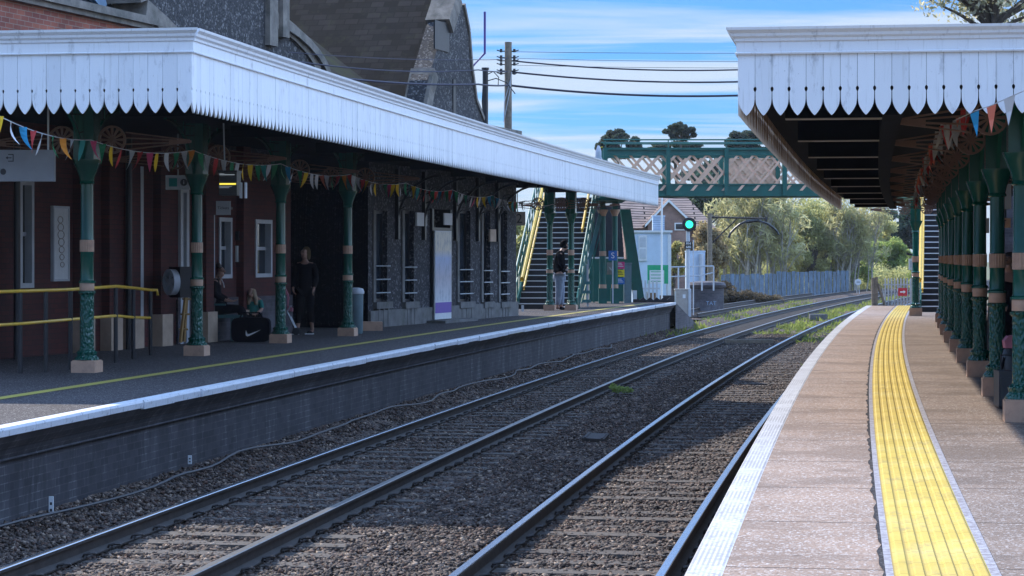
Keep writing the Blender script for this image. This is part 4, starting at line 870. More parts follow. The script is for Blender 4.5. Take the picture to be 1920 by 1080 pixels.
# round disc on dark box
t = thing('wheel_disc', P(323, 529, 36.8), 'pale spoked round disc fixed to a dark box on the red wall', 'disc', rz=-.95)
MB().box(-.22, .18, .05, .3, -.25, .25).build('backing_box', 'darksat', t)
mb = MB(); N = 28; 
def ringp(r1, r2, y0, y1, mb, cx=0, cz=0, N=28):
    k0 = len(mb.v)
    for j in range(N):
        a = 2*math.pi*j/N
        for q, yy in ((r1, y0), (r1, y1), (r2, y1), (r2, y0)): mb.v.append((cx+q*math.cos(a), yy, cz+q*math.sin(a)))
    for j in range(N):
        a, b = k0+4*j, k0+4*((j+1) % N)
        for e in range(4): f_ = (e+1) % 4; mb.face((a+e, b+e, b+f_, a+f_))
ringp(.21, .165, -.07, .04, mb); mb.build('rim', 'palegrey', t, smooth=True)
mb = MB()
for k in range(5):
    a = 2*math.pi*k/5+.3; c_, s_ = math.cos(a), math.sin(a); mb.prism([(c_*.03-s_*.02, s_*.03+c_*.02), (c_*.17-s_*.035, s_*.17+c_*.035), (c_*.17+s_*.035, s_*.17-c_*.035), (c_*.03+s_*.02, s_*.03-c_*.02)], -.05, -.02)
mb.prism([(.045*math.cos(a*.5236), .045*math.sin(a*.5236)) for a in range(12)], -.06, -.01); mb.build('spoke', 'palegrey', t)
# step ladder / A board
t = thing('folding_ladder', P(349, 642, 37.6), 'yellow brown wooden folding steps leaning open behind the second column', 'step ladder', rz=.2)
mb = MB(); 
for xx in (-.10, .10):
    pass
mb.tube([(-.10, -.1, 0), (.04, 0, 1.22)], .028, 4).tube([(-.02, .3, 0), (.06, .3, 1.22)], .028, 4); mb.build('front_frame', 'stepwood', t)
MB().tube([(.14, -.1, 0), (.08, 0, 1.20)], .018, 4).tube([(.20, .3, 0), (.10, .3, 1.2)], .018, 4).build('rear_frame', 'yellow', t)
[MB().box(-.11+.03*k, .03+.03*k, -.08+.02*k, .32, .2+.25*k, .225+.25*k).build('tread', 'stepwood', t) for k in range(4)]

# ------------------------------------------------------------------ ramp railing
def gp(px, py, h=1.44): s = (py-484)/h; Y = F/s; return Vector(((px-960)/s, Y, -h))
rt = thing('ramp_railing', gp(132, 690), 'yellow topped handrail with black posts running from the left edge beside the first column', 'railing'); iv = inv_of(rt)
base = [gp(-60, 706), gp(38, 700), gp(86, 697), gp(132, 693), gp(217, 681), gp(250, 673), gp(282, 666)]
topz = lambda p, py: Vector((p.x, p.y, (484-py)/F*p.y))
tops = [topz(base[0], 549), topz(base[1], 546), topz(base[2], 544.5), topz(base[3], 543), topz(base[4], 537), topz(base[5], 540), topz(base[6], 544)]
lows = [topz(base[0], 613), topz(base[1], 607), topz(base[2], 603), topz(base[3], 599), topz(base[4], 592), topz(base[5], 595), topz(base[6], 596)]
MB().tube(tops+[tops[-1]+Vector((.09, .05, -.0)), tops[-1]+Vector((.10, .05, -.08))], .022, 8).build('top_rail', 'yellow', rt, smooth=True, inv=iv)
MB().tube([l+Vector((.0, -.05, 0)) for l in lows], .020, 8).build('lower_rail', 'yellow', rt, smooth=True, inv=iv)
for b_, t_ in zip(base, tops): MB().tube([b_, t_-Vector((0, 0, .02))], .030, 8).build('post', 'darksat', rt, inv=iv)

# ------------------------------------------------------------------ people
def skin_obj(name, mat, nodes, edges, parent, root=0, sub=2, inv=None):
    me = bpy.data.meshes.new(name); vs = [n[:3] for n in nodes]
    me.from_pydata([tuple(v) for v in vs], edges, []); me.materials.append(M[mat]); o = bpy.data.objects.new(name, me); COL.objects.link(o); o.parent = parent
    m = o.modifiers.new('skin', 'SKIN'); m.use_smooth_shade = True; m.branch_smoothing = .6
    sv = me.skin_vertices[0].data
    for i, n in enumerate(nodes): r = n[3]; sv[i].radius = (r, r) if not isinstance(r, tuple) else r; sv[i].use_root = (i == root)
    s = o.modifiers.new('sub', 'SUBSURF'); s.levels = sub; s.render_levels = sub; return o
def chain(nodes, edges, start, pts):
    prev = start
    for p in pts: nodes.append(p); edges.append((prev, len(nodes)-1)); prev = len(nodes)-1
    return prev
def hand(nodes, edges, wrist, d, side, sc=1):
    """palm, four fingers of unequal length and a thumb along direction d"""
    d = Vector(d).normalized(); w_ = Vector(nodes[wrist][:3]); s = Vector(side).normalized(); n = d.cross(s)
    pm = w_+d*.05*sc; chain(nodes, edges, wrist, [(*pm, (.022*sc))]); pi = len(nodes)-1
    for k, (o_, ln) in enumerate(((-.027, .062), (-.009, .072), (.009, .068), (.027, .052))):
        a = pm+d*.035*sc+s*o_*sc; b = a+(d*.5*ln+n*.012)*sc; c = b+(d*.45*ln+n*.028)*sc
        chain(nodes, edges, pi, [(*a, .0095*sc), (*b, .0085*sc), (*c, .007*sc)])
    a = w_+d*.03*sc-s*.03*sc; chain(nodes, edges, wrist, [(*a, .011*sc), (*(a+(d*.03-s*.02)*sc), .0095*sc), (*(a+(d*.055-s*.026)*sc), .008*sc)])
def head_nodes(nodes, edges, neck, c, f, sc=1):
    c = Vector(c); f = Vector(f).normalized()
    i = chain(nodes, edges, neck, [(*(c-Vector((0, 0, .07))*sc+f*.012), .058*sc), (*c, .082*sc), (*(c+Vector((0, 0, .07))*sc-f*.01), .068*sc)])
    chain(nodes, edges, i-1, [(*(c+f*.088*sc-Vector((0, 0, .02))*sc), .014*sc), (*(c+f*.104*sc-Vector((0, 0, .03))*sc), .009*sc)])
    chain(nodes, edges, i-2, [(*(c+f*.062*sc-Vector((0, 0, .095))*sc), .024*sc)])
def face_bits(t, c, f, sc=1):
    c = Vector(c); f = Vector(f).normalized(); s = Vector((f.y, -f.x, 0)); mb = MB()
    for e in (-1, 1):
        q = c+f*.078*sc+s*e*.032*sc+Vector((0, 0, .0)); mb.tube([q-s*.012, q+s*.012], .006, 6)
        q = c+f*.08*sc+s*e*.032*sc+Vector((0, 0, .022)); mb.tube([q-s*.015, q+s*.015], .0035, 5)
    q = c+f*.078*sc-Vector((0, 0, .06)); mb.tube([q-s*.02, q+s*.02], .004, 5); mb.build('facial_features', 'hair', t)
def ears(nodes, edges, hi, c, f, sc=1):
    s = Vector((f[1], -f[0], 0)).normalized(); c = Vector(c)
    for e in (-1, 1): chain(nodes, edges, hi, [(*(c+s*e*.085*sc-Vector((0, 0, .01))), .016*sc)])

# man by the steps: stands in profile facing right, head bowed, pale jeans, black hooded top
mp_ = Vector(((1049-960)/F*63.4, 63.4, ZL)); pman = thing('person', mp_, 'person standing between two shaded columns in black hooded top and pale jeans, head bowed', 'person')
n = [(0, 0, .98, .13)]; e = []
tor = chain(n, e, 0, [(.0, 0, 1.12, .125), (-.01, 0, 1.30, .135), (.02, 0, 1.46, .12), (.07, 0, 1.58, .06)])
head_nodes(n, e, tor, (.15, 0, 1.68), (.85, 0, -.5))
for s in (-1, 1):
    k = chain(n, e, 0, [(.0, s*.09, .90, .095), (.02+.03*s, s*.10, .50, .062), (.0+.05*s, s*.10, .10, .042), (.02+.05*s, s*.10, .05, .04), (.15+.05*s, s*.11, .035, .032)])
    k = chain(n, e, tor-1, [(.02, s*.18, 1.44, .062), (.03, s*.22, 1.18, .045), (.18, s*.17, 1.05, .036), (.25, s*.12, 1.10, .026)])
    hand(n, e, k, (.9, -.3*s, .3), (0, 0, 1))
pman.scale = (1.08, 1.08, 1.08); skin_obj('body', 'skin', n, e, pman)
n = [(0, 0, .90, .175)]; e = []
tor = chain(n, e, 0, [(.0, 0, 1.12, .18), (-.01, 0, 1.30, .19), (.02, 0, 1.46, .165), (.06, 0, 1.56, .11)])
for s in (-1, 1): chain(n, e, tor-1, [(.02, s*.18, 1.44, .09), (.03, s*.22, 1.18, .075), (.17, s*.17, 1.05, .055)])
skin_obj('hooded_top', 'navy', n, e, pman)
n = [(.08, 0, 1.58, .11), (.12, 0, 1.70, .135), (.16, 0, 1.74, .12), (.20, 0, 1.70, .085)]; skin_obj('hood', 'navy', n, [(0, 1), (1, 2), (2, 3)], pman)
n = [(0, 0, .98, .165)]; e = []
for s in (-1, 1): chain(n, e, 0, [(.0, s*.09, .88, .135), (.02+.03*s, s*.10, .50, .10), (.0+.05*s, s*.10, .11, .075)])
skin_obj('jeans', 'jeans', n, e, pman)
for s in (-1, 1): skin_obj('shoe', 'paper' if s > 0 else 'navy', [(.03+.05*s, s*.10, .05, .048), (.10+.05*s, s*.11, .04, .042), (.19+.05*s, s*.11, .03, .032)], [(0, 1), (1, 2)], pman, sub=1)
# standing woman at the dark entrance
Yw = 43.0; wp = Vector(((572-960)/F*Yw, Yw, ZL)); pw = thing('person', wp, 'person in dark clothes with reddish hair walking in the dark entrance, bare ankles', 'person')
n = [(0, 0, .88, .12)]; e = []
tor = chain(n, e, 0, [(0, 0, 1.02, .10), (0, 0, 1.18, .115), (0, 0, 1.32, .10), (0, 0, 1.43, .045)])
head_nodes(n, e, tor, (-.01, -.03, 1.55), (-.5, -.85, -.1))
for s in (-1, 1):
    chain(n, e, 0, [(s*.09, 0, .82, .09), (s*.10, -.06*s, .46, .056), (s*.13, -.02+.10*s, .10, .034), (s*.13, -.02+.10*s, .05, .034), (s*.13-.07, -.10+.10*s, .035, .028)])
    k = chain(n, e, tor-1, [(s*.16, 0, 1.31, .052), (s*.21, .02, 1.05, .038), (s*.20-.02, -.12, .86, .028)]); hand(n, e, k, (-.2*s, -.5, -.6), (0, 1, -.3))
skin_obj('body', 'skin', n, e, pw)
face_bits(pw, (-.01, -.03, 1.55), (-.5, -.85, -.1))
n = [(0, 0, .78, .15)]; e = []
tor = chain(n, e, 0, [(0, 0, .95, .135), (0, 0, 1.15, .14), (0, 0, 1.32, .12), (0, 0, 1.40, .065)])
for s in (-1, 1): chain(n, e, tor-1, [(s*.16, 0, 1.31, .072), (s*.21, .02, 1.05, .058), (s*.20-.02, -.11, .88, .042)])
skin_obj('coat', 'navy', n, e, pw)
n = [(0, 0, .88, .13)]; e = []
for s in (-1, 1): chain(n, e, 0, [(s*.09, 0, .80, .105), (s*.10, -.06*s, .46, .075), (s*.125, -.02+.08*s, .20, .055)])
skin_obj('trousers', 'navy', n, e, pw)
skin_obj('hair', 'leaf_rust', [(.0, .02, 1.66, .06), (.03, .035, 1.58, .088), (.05, .05, 1.48, .06), (.07, .02, 1.40, .03)], [(0, 1), (1, 2), (2, 3)], pw)
for s in (-1, 1): skin_obj('trainer', 'navy', [(s*.13, -.02+.10*s, .04, .042), (s*.13-.04, -.06+.10*s, .035, .04), (s*.13-.09, -.12+.10*s, .03, .03)], [(0, 1), (1, 2)], pw, sub=1); MB().box(s*.13-.13, s*.13+.03, -.16+.10*s, .02+.10*s, 0, .018).build('sole', 'paper', pw)
# bench, seated man
Yb = 39.6; bx = Vector(((404-960)/F*Yb, Yb, ZL)); ben = thing('bench', bx, 'blue green metal bench under the seated man by the red wall', 'bench')
MB().box(-.22, .50, -.20, .22, .42, .455).box(-.20, .48, -.18, .20, .40, .42).build('seat', 'benchm', ben); MB().box(-.26, -.22, -.20, .22, .44, .86).build('backrest', 'benchm', ben)
for q in (-.15, .28): MB().box(q, q+.05, -.16, -.11, 0, .40).build('leg', 'benchm', ben); MB().box(q, q+.05, .11, .16, 0, .40).build('leg', 'benchm', ben)
mb = MB(); mb.box(-.25, -.15, -.22, -.18, .62, .65).box(-.15, .2, -.22, -.18, .62, .65).build('armrest', 'benchm', ben)
ps = thing('person', bx+Vector((.0, 0, 0)), 'person in black tracksuit with white piping sitting sideways on the bench', 'person')
n = [(0, 0, .56, .13)]; e = []
tor = chain(n, e, 0, [(-.02, 0, .70, .12), (-.01, 0, .88, .13), (.02, 0, 1.03, .11), (.05, 0, 1.12, .05)])
head_nodes(n, e, tor, (.085, 0, 1.23), (1, -.15, -.1))
for s in (-1, 1):
    chain(n, e, 0, [(.10, s*.10, .55, .088), (.46, s*.12, .56, .062), (.50, s*.12, .12, .042), (.50, s*.12, .06, .04), (.60, s*.12, .04, .03)])
    k = chain(n, e, tor-1, [(.0, s*.19, 1.02, .058), (.02, s*.22, .80, .044), (.22, s*.17, .70, .032)]); hand(n, e, k, (.95, -.25*s, -.15), (0, 1, 0))
skin_obj('body', 'skin', n, e, ps); face_bits(ps, (.085, 0, 1.23), (1, -.15, -.1))
n = [(0, 0, .56, .14)]; e = []
tor = chain(n, e, 0, [(-.02, 0, .70, .14), (-.01, 0, .88, .15), (.02, 0, 1.03, .13), (.04, 0, 1.10, .07)])
for s in (-1, 1): chain(n, e, tor-1, [(.0, s*.19, 1.02, .074), (.02, s*.22, .80, .060), (.20, s*.17, .71, .045)])
skin_obj('jacket', 'navy', n, e, ps)
MB().tube([(.12, -.10, 1.07), (.155, -.12, 1.0), (.17, -.13, .93)], .008, 5).build('piping', 'textwhite', ps)
n = [(0, 0, .56, .135)]; e = []
for s in (-1, 1): chain(n, e, 0, [(.12, s*.10, .55, .10), (.46, s*.12, .56, .078), (.50, s*.12, .14, .056)])
skin_obj('trousers', 'navy', n, e, ps)
skin_obj('hair', 'hair', [(.04, 0, 1.26, .072), (.065, 0, 1.31, .084), (.10, 0, 1.325, .06)], [(0, 1), (1, 2)], ps)
for s in (-1, 1): skin_obj('shoe', 'navy', [(.50, s*.12, .045, .048), (.56, s*.12, .04, .04), (.64, s*.12, .03, .03)], [(0, 1), (1, 2)], ps, sub=1)
# child with long fair hair beside him
Yc = 40.6; pc = thing('person', Vector(((474-960)/F*Yc, Yc, ZL)), 'small person with long fair hair and green top crouched between bench and pushchair', 'person')
n = [(0, 0, .35, .11)]; e = []
tor = chain(n, e, 0, [(0, 0, .45, .10), (0, -.02, .60, .105), (0, -.03, .70, .09), (0, -.05, .77, .042)])
head_nodes(n, e, tor, (-.02, -.08, .85), (-.3, -.8, -.5), .9)
for s in (-1, 1):
    chain(n, e, 0, [(s*.08, -.05, .34, .07), (s*.12, -.30, .42, .05), (s*.12, -.26, .08, .035), (s*.12, -.34, .03, .026)])
    k = chain(n, e, tor-1, [(s*.14, -.03, .69, .045), (s*.17, -.10, .52, .034), (s*.10, -.26, .46, .024)]); hand(n, e, k, (-.3*s, -.8, 0), (0, 0, 1), .85)
skin_obj('body', 'skin', n, e, pc)
n = [(0, 0, .34, .12)]; e = []
tor = chain(n, e, 0, [(0, 0, .45, .12), (0, -.02, .60, .125), (0, -.03, .70, .105)])
for s in (-1, 1): chain(n, e, tor, [(s*.14, -.03, .68, .06), (s*.17, -.10, .53, .05)])
skin_obj('green_top', 'teal', n, e, pc)
n = [(0, 0, .34, .12)]; e = []
for s in (-1, 1): chain(n, e, 0, [(s*.08, -.05, .34, .085), (s*.12, -.30, .42, .065), (s*.12, -.26, .10, .05)])
skin_obj('trousers', 'navy', n, e, pc)
skin_obj('hair', 'fair', [(-.01, -.05, .93, .075), (-.02, -.04, .85, .095), (-.06, -.06, .72, .06), (-.07, -.09, .60, .035), (.06, -.07, .72, .05), (.07, -.11, .60, .03)], [(0, 1), (1, 2), (2, 3), (1, 4), (4, 5)], pc, root=1)
# black sports bag
t = thing('sports_bag', gp(471, 641), 'large black sports bag with a white curved tick emblem on the left platform', 'bag')
mb = MB(); N = 20; prof = [(.33*math.copysign(abs(math.cos(2*math.pi*k/N))**.35, math.cos(2*math.pi*k/N)), .21+.21*math.copysign(abs(math.sin(2*math.pi*k/N))**.4, math.sin(2*math.pi*k/N))) for k in range(N)]; mb.prism(prof, -.13, .15); mb.build('body', 'navy', t)
sw = [(-.075, .205), (-.082, .16), (-.078, .115), (-.055, .098), (-.02, .105), (.06, .145), (.185, .215), (.06, .17), (-.01, .143), (-.045, .138), (-.052, .15)]
mb = MB(); mb.prism([(x-.0, z) for x, z in sw], -.136, -.131); mb.build('emblem', 'textwhite', t); MB().tube([(-.2, 0, .40), (-.15, 0, .50), (.15, 0, .50), (.2, 0, .40)], .015, 6).build('handle', 'navy', t)
# pushchair behind third column
t = thing('pushchair', gp(541, 628), 'folding pushchair with red fabric, half hidden behind a green column', 'pushchair')
mb = MB(); mb.tube([(-.25, .1, 1.0), (-.1, .1, .62), (.14, .1, .12)], .012).tube([(-.25, -.1, 1.0), (-.1, -.1, .62), (.14, -.1, .12)], .012).tube([(.05, -.1, .55), (-.2, -.1, .10)], .012).tube([(.05, .1, .55), (-.2, .1, .10)], .012).tube([(-.25, -.12, 1.0), (-.25, .12, 1.0)], .016); mb.build('frame', 'steel', t)
mb = MB(); mb.prism([(-.16, .86), (-.05, .90), (.02, .70), (.0, .55), (.08, .50), (.08, .44), (-.10, .46), (-.14, .66)], -.09, .09); mb.build('seat', 'pink', t)
for x_ in (-.2, .15):
    for y_ in (-.12, .12): MB().prism([(x_+.07*math.cos(a*.5236), .07+.07*math.sin(a*.5236)) for a in range(12)], y_-.015, y_+.015).build('wheel', 'darksat', t)
# grey bin
t = thing('litter_bin', gp(668, 626), 'tall grey green litter bin beside the fourth column at the dark entrance', 'bin')
MB().lathe([(.11, 0), (.125, .02), (.135, .76)], 18).build('body', 'binmat', t, smooth=True); MB().lathe([(.15, .76), (.155, .80), (.13, .86), (.05, .88)], 18).build('lid', 'palegrey', t, smooth=True)
# low concrete kerb block and marker post at the end of the flint wall
t = thing('kerb_block', gp(702, 620), 'long low tan plinth block at the corner of the flint wall', 'plinth', rz=BA-1.2); MB().box(-.25, .16, -.12, .14, 0, .17).box(-.24, .15, -.11, .13, .17, .18).build('block', 'cream', t)
o = MB().box(-.035, .035, -.03, .03, 0, .16).box(-.03, .03, -.025, .025, .16, .17).build('white_post', 'paper', loc=gp(980, 584)); tag(o, 'short white painted post on the ground left of the yellow railed steps', 'post')
# things half hidden by the near right column
t = thing('suitcase', (P(1884, 760, 21.5).x+.02, 21.5, ZR), 'dark grey wheeled suitcase beside the nearest right column', 'suitcase'); MB().box(-.10, .14, -.12, .12, .03, .36).box(-.085, .13, -.14, -.12, .08, .30).build('body', 'darkcase', t); MB().tube([(-.04, .08, .36), (-.04, .08, .5), (.08, .08, .5), (.08, .08, .36)], .01).build('handle', 'darksat', t)
MB().tube([(-.07, -.10, .03), (-.07, .10, .03)], .03).build('wheel', 'darksat', t)
t = thing('backpack', (P(1887, 700, 22.3).x+.03, 22.3, ZR), 'grey upright backpack leaning behind the dark suitcase', 'backpack'); MB().lathe([(.07, 0), (.095, .05), (.09, .40), (.06, .52), (.02, .55)], 12).build('body', 'darkcase', t, smooth=True); MB().tube([(-.07, -.05, .15), (-.10, -.07, .3), (-.06, -.05, .45)], .012).build('strap', 'navy', t)
t = thing('shoulder_bag', (P(1887, 700, 22.3).x+.03, 22.3, ZR+.54), 'pink bag seen between the two nearest right columns', 'bag'); mb = MB(); mb.prism([(-.05, .0), (-.06, .07), (-.02, .12), (.10, .13), (.12, 0)], -.06, .06); mb.build('body', 'pink', t); MB().tube([(-.02, 0, .11), (.03, 0, .2), (.08, 0, .12)], .008).build('strap', 'navy', t)
Yp = 25.2; ph = thing('person', (P(1893, 0, Yp).x, Yp, ZR), 'person in dark coat almost hidden behind the nearest right column', 'person')
n = [(0, 0, .75, .11)]; e = []
tor = chain(n, e, 0, [(0, 0, .9, .10), (0, 0, 1.08, .11), (0, 0, 1.20, .09), (0, 0, 1.28, .045)]); head_nodes(n, e, tor, (-.02, -.01, 1.39), (-.7, -.7, 0), .92)
for s in (-1, 1):
    chain(n, e, 0, [(s*.07, 0, .7, .08), (s*.08, 0, .4, .052), (s*.08, 0, .08, .035), (s*.08, -.1, .03, .028)]); k = chain(n, e, tor-1, [(s*.13, 0, 1.19, .045), (s*.15, -.02, .98, .034), (s*.10, -.15, .90, .025)]); hand(n, e, k, (-.2*s, -.8, -.1), (0, 0, 1), .9)
skin_obj('body', 'skin', n, e, ph); face_bits(ph, (-.02, -.01, 1.39), (-.7, -.7, 0), .92)
n = [(0, 0, .6, .13)]; e = []; tor = chain(n, e, 0, [(0, 0, .9, .12), (0, 0, 1.08, .13), (0, 0, 1.20, .11)])
for s in (-1, 1): chain(n, e, tor, [(s*.13, 0, 1.18, .06), (s*.15, -.02, .98, .05), (s*.11, -.12, .91, .04)])
skin_obj('coat', 'navy', n, e, ph); skin_obj('hair', 'hair', [(.01, .02, 1.44, .07), (.0, .01, 1.49, .075)], [(0, 1)], ph)
n = [(0, 0, .72, .12)]; e = []
for s in (-1, 1): chain(n, e, 0, [(s*.07, 0, .68, .09), (s*.08, 0, .4, .065), (s*.08, 0, .1, .05)])
skin_obj('trousers', 'navy', n, e, ph)

# ------------------------------------------------------------------ building behind the right platform
rb = thing('platform_building', (cp(30, 4.9).x, 30, ZR), 'dark shaded building behind the row of right platform columns', 'building'); iv = inv_of(rb)
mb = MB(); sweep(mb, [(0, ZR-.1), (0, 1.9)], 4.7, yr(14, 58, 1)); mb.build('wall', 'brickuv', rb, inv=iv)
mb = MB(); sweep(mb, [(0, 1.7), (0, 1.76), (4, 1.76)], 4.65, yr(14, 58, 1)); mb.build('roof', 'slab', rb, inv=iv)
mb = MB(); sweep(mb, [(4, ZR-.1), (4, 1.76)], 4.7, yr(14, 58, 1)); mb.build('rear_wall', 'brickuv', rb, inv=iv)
mb = MB(); mb.poly([cp(58, 2.9, 0, ZR-.1), cp(58, 9, 0, ZR-.1), cp(58, 9, 0, 2.2), cp(58, 2.9, 0, 2.2)]); mb.poly([cp(58.3, 2.9, 0, ZR-.1), cp(58.3, 9, 0, ZR-.1), cp(58.3, 9, 0, 2.2), cp(58.3, 2.9, 0, 2.2)]); mb.poly([cp(58, 2.9, 0, ZR-.1), cp(58.3, 2.9, 0, ZR-.1), cp(58.3, 2.9, 0, 2.2), cp(58, 2.9, 0, 2.2)]); mb.build('blocking_wall', 'brickw', rb, inv=iv)  # dark cross wall added to block the bright gaps between the columns
for Y0 in (21, 27, 33, 39, 45):
    T = Matrix.Translation((cp(Y0, 4.7).x-.03, Y0, 0)) @ Matrix.Rotation(ang(Y0)+math.pi/2, 4, 'Z'); mb = MB(); mb.box(-.5, -.42, 0, .05, -.5, 1.2, T=T).box(.42, .5, 0, .05, -.5, 1.2, T=T).box(-.42, .42, 0, .05, 1.12, 1.2, T=T).box(-.42, .42, 0, .05, -.5, -.42, T=T); f = mb.build('window', 'palegrey', rb, inv=iv)
    mb = MB(); mb.box(-.42, .42, 0, .01, -.42, 1.12, T=T); mb.build('pane', 'glass', f, inv=iv)
for (a, b, c, d, Y, lab) in ((1880, 1894, 345, 392, 26, 'pale blue white sign panel hung behind the nearest right column'), (1843, 1853, 409, 437, 30, 'small white sign glimpsed left of the second right column'), (1878, 1893, 409, 427, 28, 'small brown sign with a black mark behind the nearest right column')):
    t, w_, h = panel('hanging_sign', a, b+2, c, d, Y, lab, 'sign', 'palegrey' if Y != 28 else 'bridgetan', .04); MB().tube([(0, .02, h/2), (0, .02, 1.44-((484-(c+d)/2)/F*Y))], .01).build('hanger', 'darksat', t)
    if Y == 28: MB().box(-w_*.25, -w_*.12, -.004, -.001, -h*.3, h*.2).box(-w_*.25, w_*.0, -.004, -.001, h*.2, h*.32).build('mark', 'textdark', t)

# ------------------------------------------------------------------ footbridge
YB = 73.0; sB = F/YB
X0, X1 = (1131-960)/sB, (1790-960)/sB
zb_, zt_ = (484-368)/sB, (484-277)/sB
br = thing('footbridge', (6, YB, zb_), 'green lattice footbridge with tan diagonal bars crossing above the tracks', 'footbridge'); iv = inv_of(br)
PXS = [1135, 1253, 1362, 1471, 1553, 1662, 1771]; WB = 1.9
def chord(y):
    mb = MB(); mb.box(X0-.05, X1, y-.06, y+.06, zb_, zb_+.10).box(X0-.05, X1, y-.012, y+.012, zb_+.10, zb_+.36).box(X0, X1, y-.045, y+.045, zb_+.36, zb_+.40)
    return mb
for k, y in enumerate((YB, YB+WB)):
    chord(y).build('bottom_chord', 'green2', br, inv=iv)
    MB().box(X0, X1, y-.08, y+.08, zt_-.07, zt_).box(X0, X1, y-.02, y+.02, zt_-.20, zt_-.07).box(X0, X1, y-.06, y+.06, zt_-.25, zt_-.20).build('top_chord', 'green2', br, inv=iv)
    for q in PXS:
        x = (q-960)/sB; MB().box(x-.07, x+.07, y-.10, y+.10, zb_+.02, zt_-.02).build('post', 'green2', br, inv=iv)
    za, zc = zb_+.18, zt_-.22; H3 = zc-za; st = .50
    for sg in (1, -1):
        mb = MB(); x = X0-H3
        while x < X1+.5:
            a0, a1 = x, x+sg*H3*.95*1
            lo, hi = (x, x+H3*.86) if sg > 0 else (x+H3*.86, x)
            xs = [lo, hi]
            if min(xs) > X0-.05 and max(xs) < X1: 
                yy = y-.03*sg-.02*k; mb.prism([(lo-.05, za), (lo+.05, za), (hi+.05, zc), (hi-.05, zc)], yy-.008, yy+.008)
            x += st
        tag(mb.build('lattice', 'bridgetan', br, inv=iv))
MB().box(X0, X1, YB+.06, YB+WB-.06, zb_+.04, zb_+.12).build('deck', 'green2', br, inv=iv)
zr = (484-262)/sB; zr2 = (484-270)/sB
MB().tube([(X0, YB, zr), (X1, YB, zr)], .022, 8).tube([(X0, YB, zr2), (X1, YB, zr2)], .018, 8).tube([(X0, YB+WB, zr), (X1, YB+WB, zr)], .022, 8).build('handrail', 'green2', br, inv=iv)
mb = MB()
for q in (1135, 1253, 1362, 1471, 1553): x = (q-960)/sB; mb.tube([(x, YB, zt_), (x, YB, zr)], .018, 6)
mb.build('rail_post', 'green2', br, inv=iv)
# mesh panel along far side (tan boards behind third bay)
x0, x1 = (1375-960)/sB, (1467-960)/sB; MB().box(x0, x1, YB+WB+.03, YB+WB+.05, zb_+.42, zt_-.26).build('infill_panel', 'bridgetan', br, inv=iv)
# pale sheet tied to the bridge end
t = thing('plastic_sheet', P(1122, 300, 73.4), 'pale crumpled sheet hanging at the left end of the footbridge', 'sheet')
mb = MB(); prof = [(.05, -.35), (.10, -.25), (.14, -.08), (.13, .10), (.09, .28), (.05, .42), (.02, .47)]; mb.lathe(prof, 11); mb.v = [(x*(1+.25*math.sin(z*17+x*20)), y*.6, z) for x, y, z in mb.v]; mb.build('sheet', 'sheet', t, smooth=True); MB().tube([(.02, 0, .40), (.14, 0, .42)], .012).build('tie', 'signyellow', t)
# supports under left end
for i, (px, wpx, lab) in enumerate(((1130, 12, 'green bridge pillar with tan bands, left of the blue S sign'), (1153, 11, 'green bridge pillar with tan bands directly behind the blue S sign'))):
    b0 = gp(px, 569); t = thing('bridge_pillar', b0, lab, 'pillar', 'green pillars under the footbridge'); r = wpx/2/sB
    zz = lambda py: (484-py)/sB+1.44
    MB().box(-.13, .13, -.13, .13, 0, zz(541)).box(-.145, .145, -.145, .145, zz(541), zz(540)).build('base', 'green2', t)
    MB().lathe([(r*1.15, zz(540)+.001), (r*1.15, zz(533))], 20).build('lower_band', 'cream', t, smooth=True)
    MB().lathe([(r, zz(533)), (r, zz(480))], 20).build('lower_shaft', 'green2', t, smooth=True)
    MB().lathe([(r*1.1, zz(480)), (r*1.1, zz(471))], 20).build('upper_band', 'cream', t, smooth=True)
    MB().lathe([(r*.95, zz(471)), (r*.9, zz(406))], 20).build('shaft', 'green2', t, smooth=True)
    MB().lathe([(r*.95, zz(406)), (r*1.1, zz(403)), (r*1.7, zz(396)), (r*1.7, zz(394))], 20).build('capital', 'cream', t, smooth=True)
    MB().box(-.09, .09, -.09, .09, zz(394), zb_+1.44).build('cap_block', 'green2', t)

# ------------------------------------------------------------------ stairs
def stairs(label, x0, w_, Y0, zp, rise, go, nst, dirx, name='staircase', parts=True):
    t = thing(name, (x0+w_/2, Y0, zp), label, 'staircase'); iv = inv_of(t); tr = MB(); nose = MB()
    for k in range(nst):
        sh = dirx*go*k; z = zp+rise*(k+1); y = Y0+go*k
        tr.box(x0+sh, x0+w_+sh, y+.012, y+go+.03, z-.035, z); tr.box(x0+sh, x0+w_+sh, y+.02, y+.035, z-rise, z-.035)
        nose.box(x0+sh+.01, x0+w_+sh-.01, y-.012, y+.012, z-.022, z+.004)
    tr.build('treads', 'darksat', t, inv=iv); nose.build('nosings', 'textwhite', t, inv=iv)
    L_ = go*nst; hh = rise*nst
    for q, nm_ in ((x0-.05, 's'), (x0+w_+.01, 's')):
        mb = MB(); a = Vector((q, Y0-.1, zp)); b = Vector((q+dirx*L_, Y0+L_, zp+hh))
        mb.v += [tuple(a), tuple(a+Vector((0, 0, .32))), tuple(b+Vector((0, 0, .2))), tuple(b-Vector((0, 0, .15)))]; mb.v += [(x+.04, y, z) for x, y, z in mb.v[:4]]
        for f_ in ((0, 1, 2, 3), (7, 6, 5, 4), (0, 4, 5, 1), (1, 5, 6, 2), (2, 6, 7, 3), (3, 7, 4, 0)): mb.face(f_)
        mb.build('stringer', 'green2', t, inv=iv)
    return t, iv
xl0 = (972-960)/66.0
st1, iv = stairs('staircase with yellow handrails and white step edges rising from the left platform to the footbridge', xl0, 1.62, 64.4, ZL, .158, .30, 21, .125)
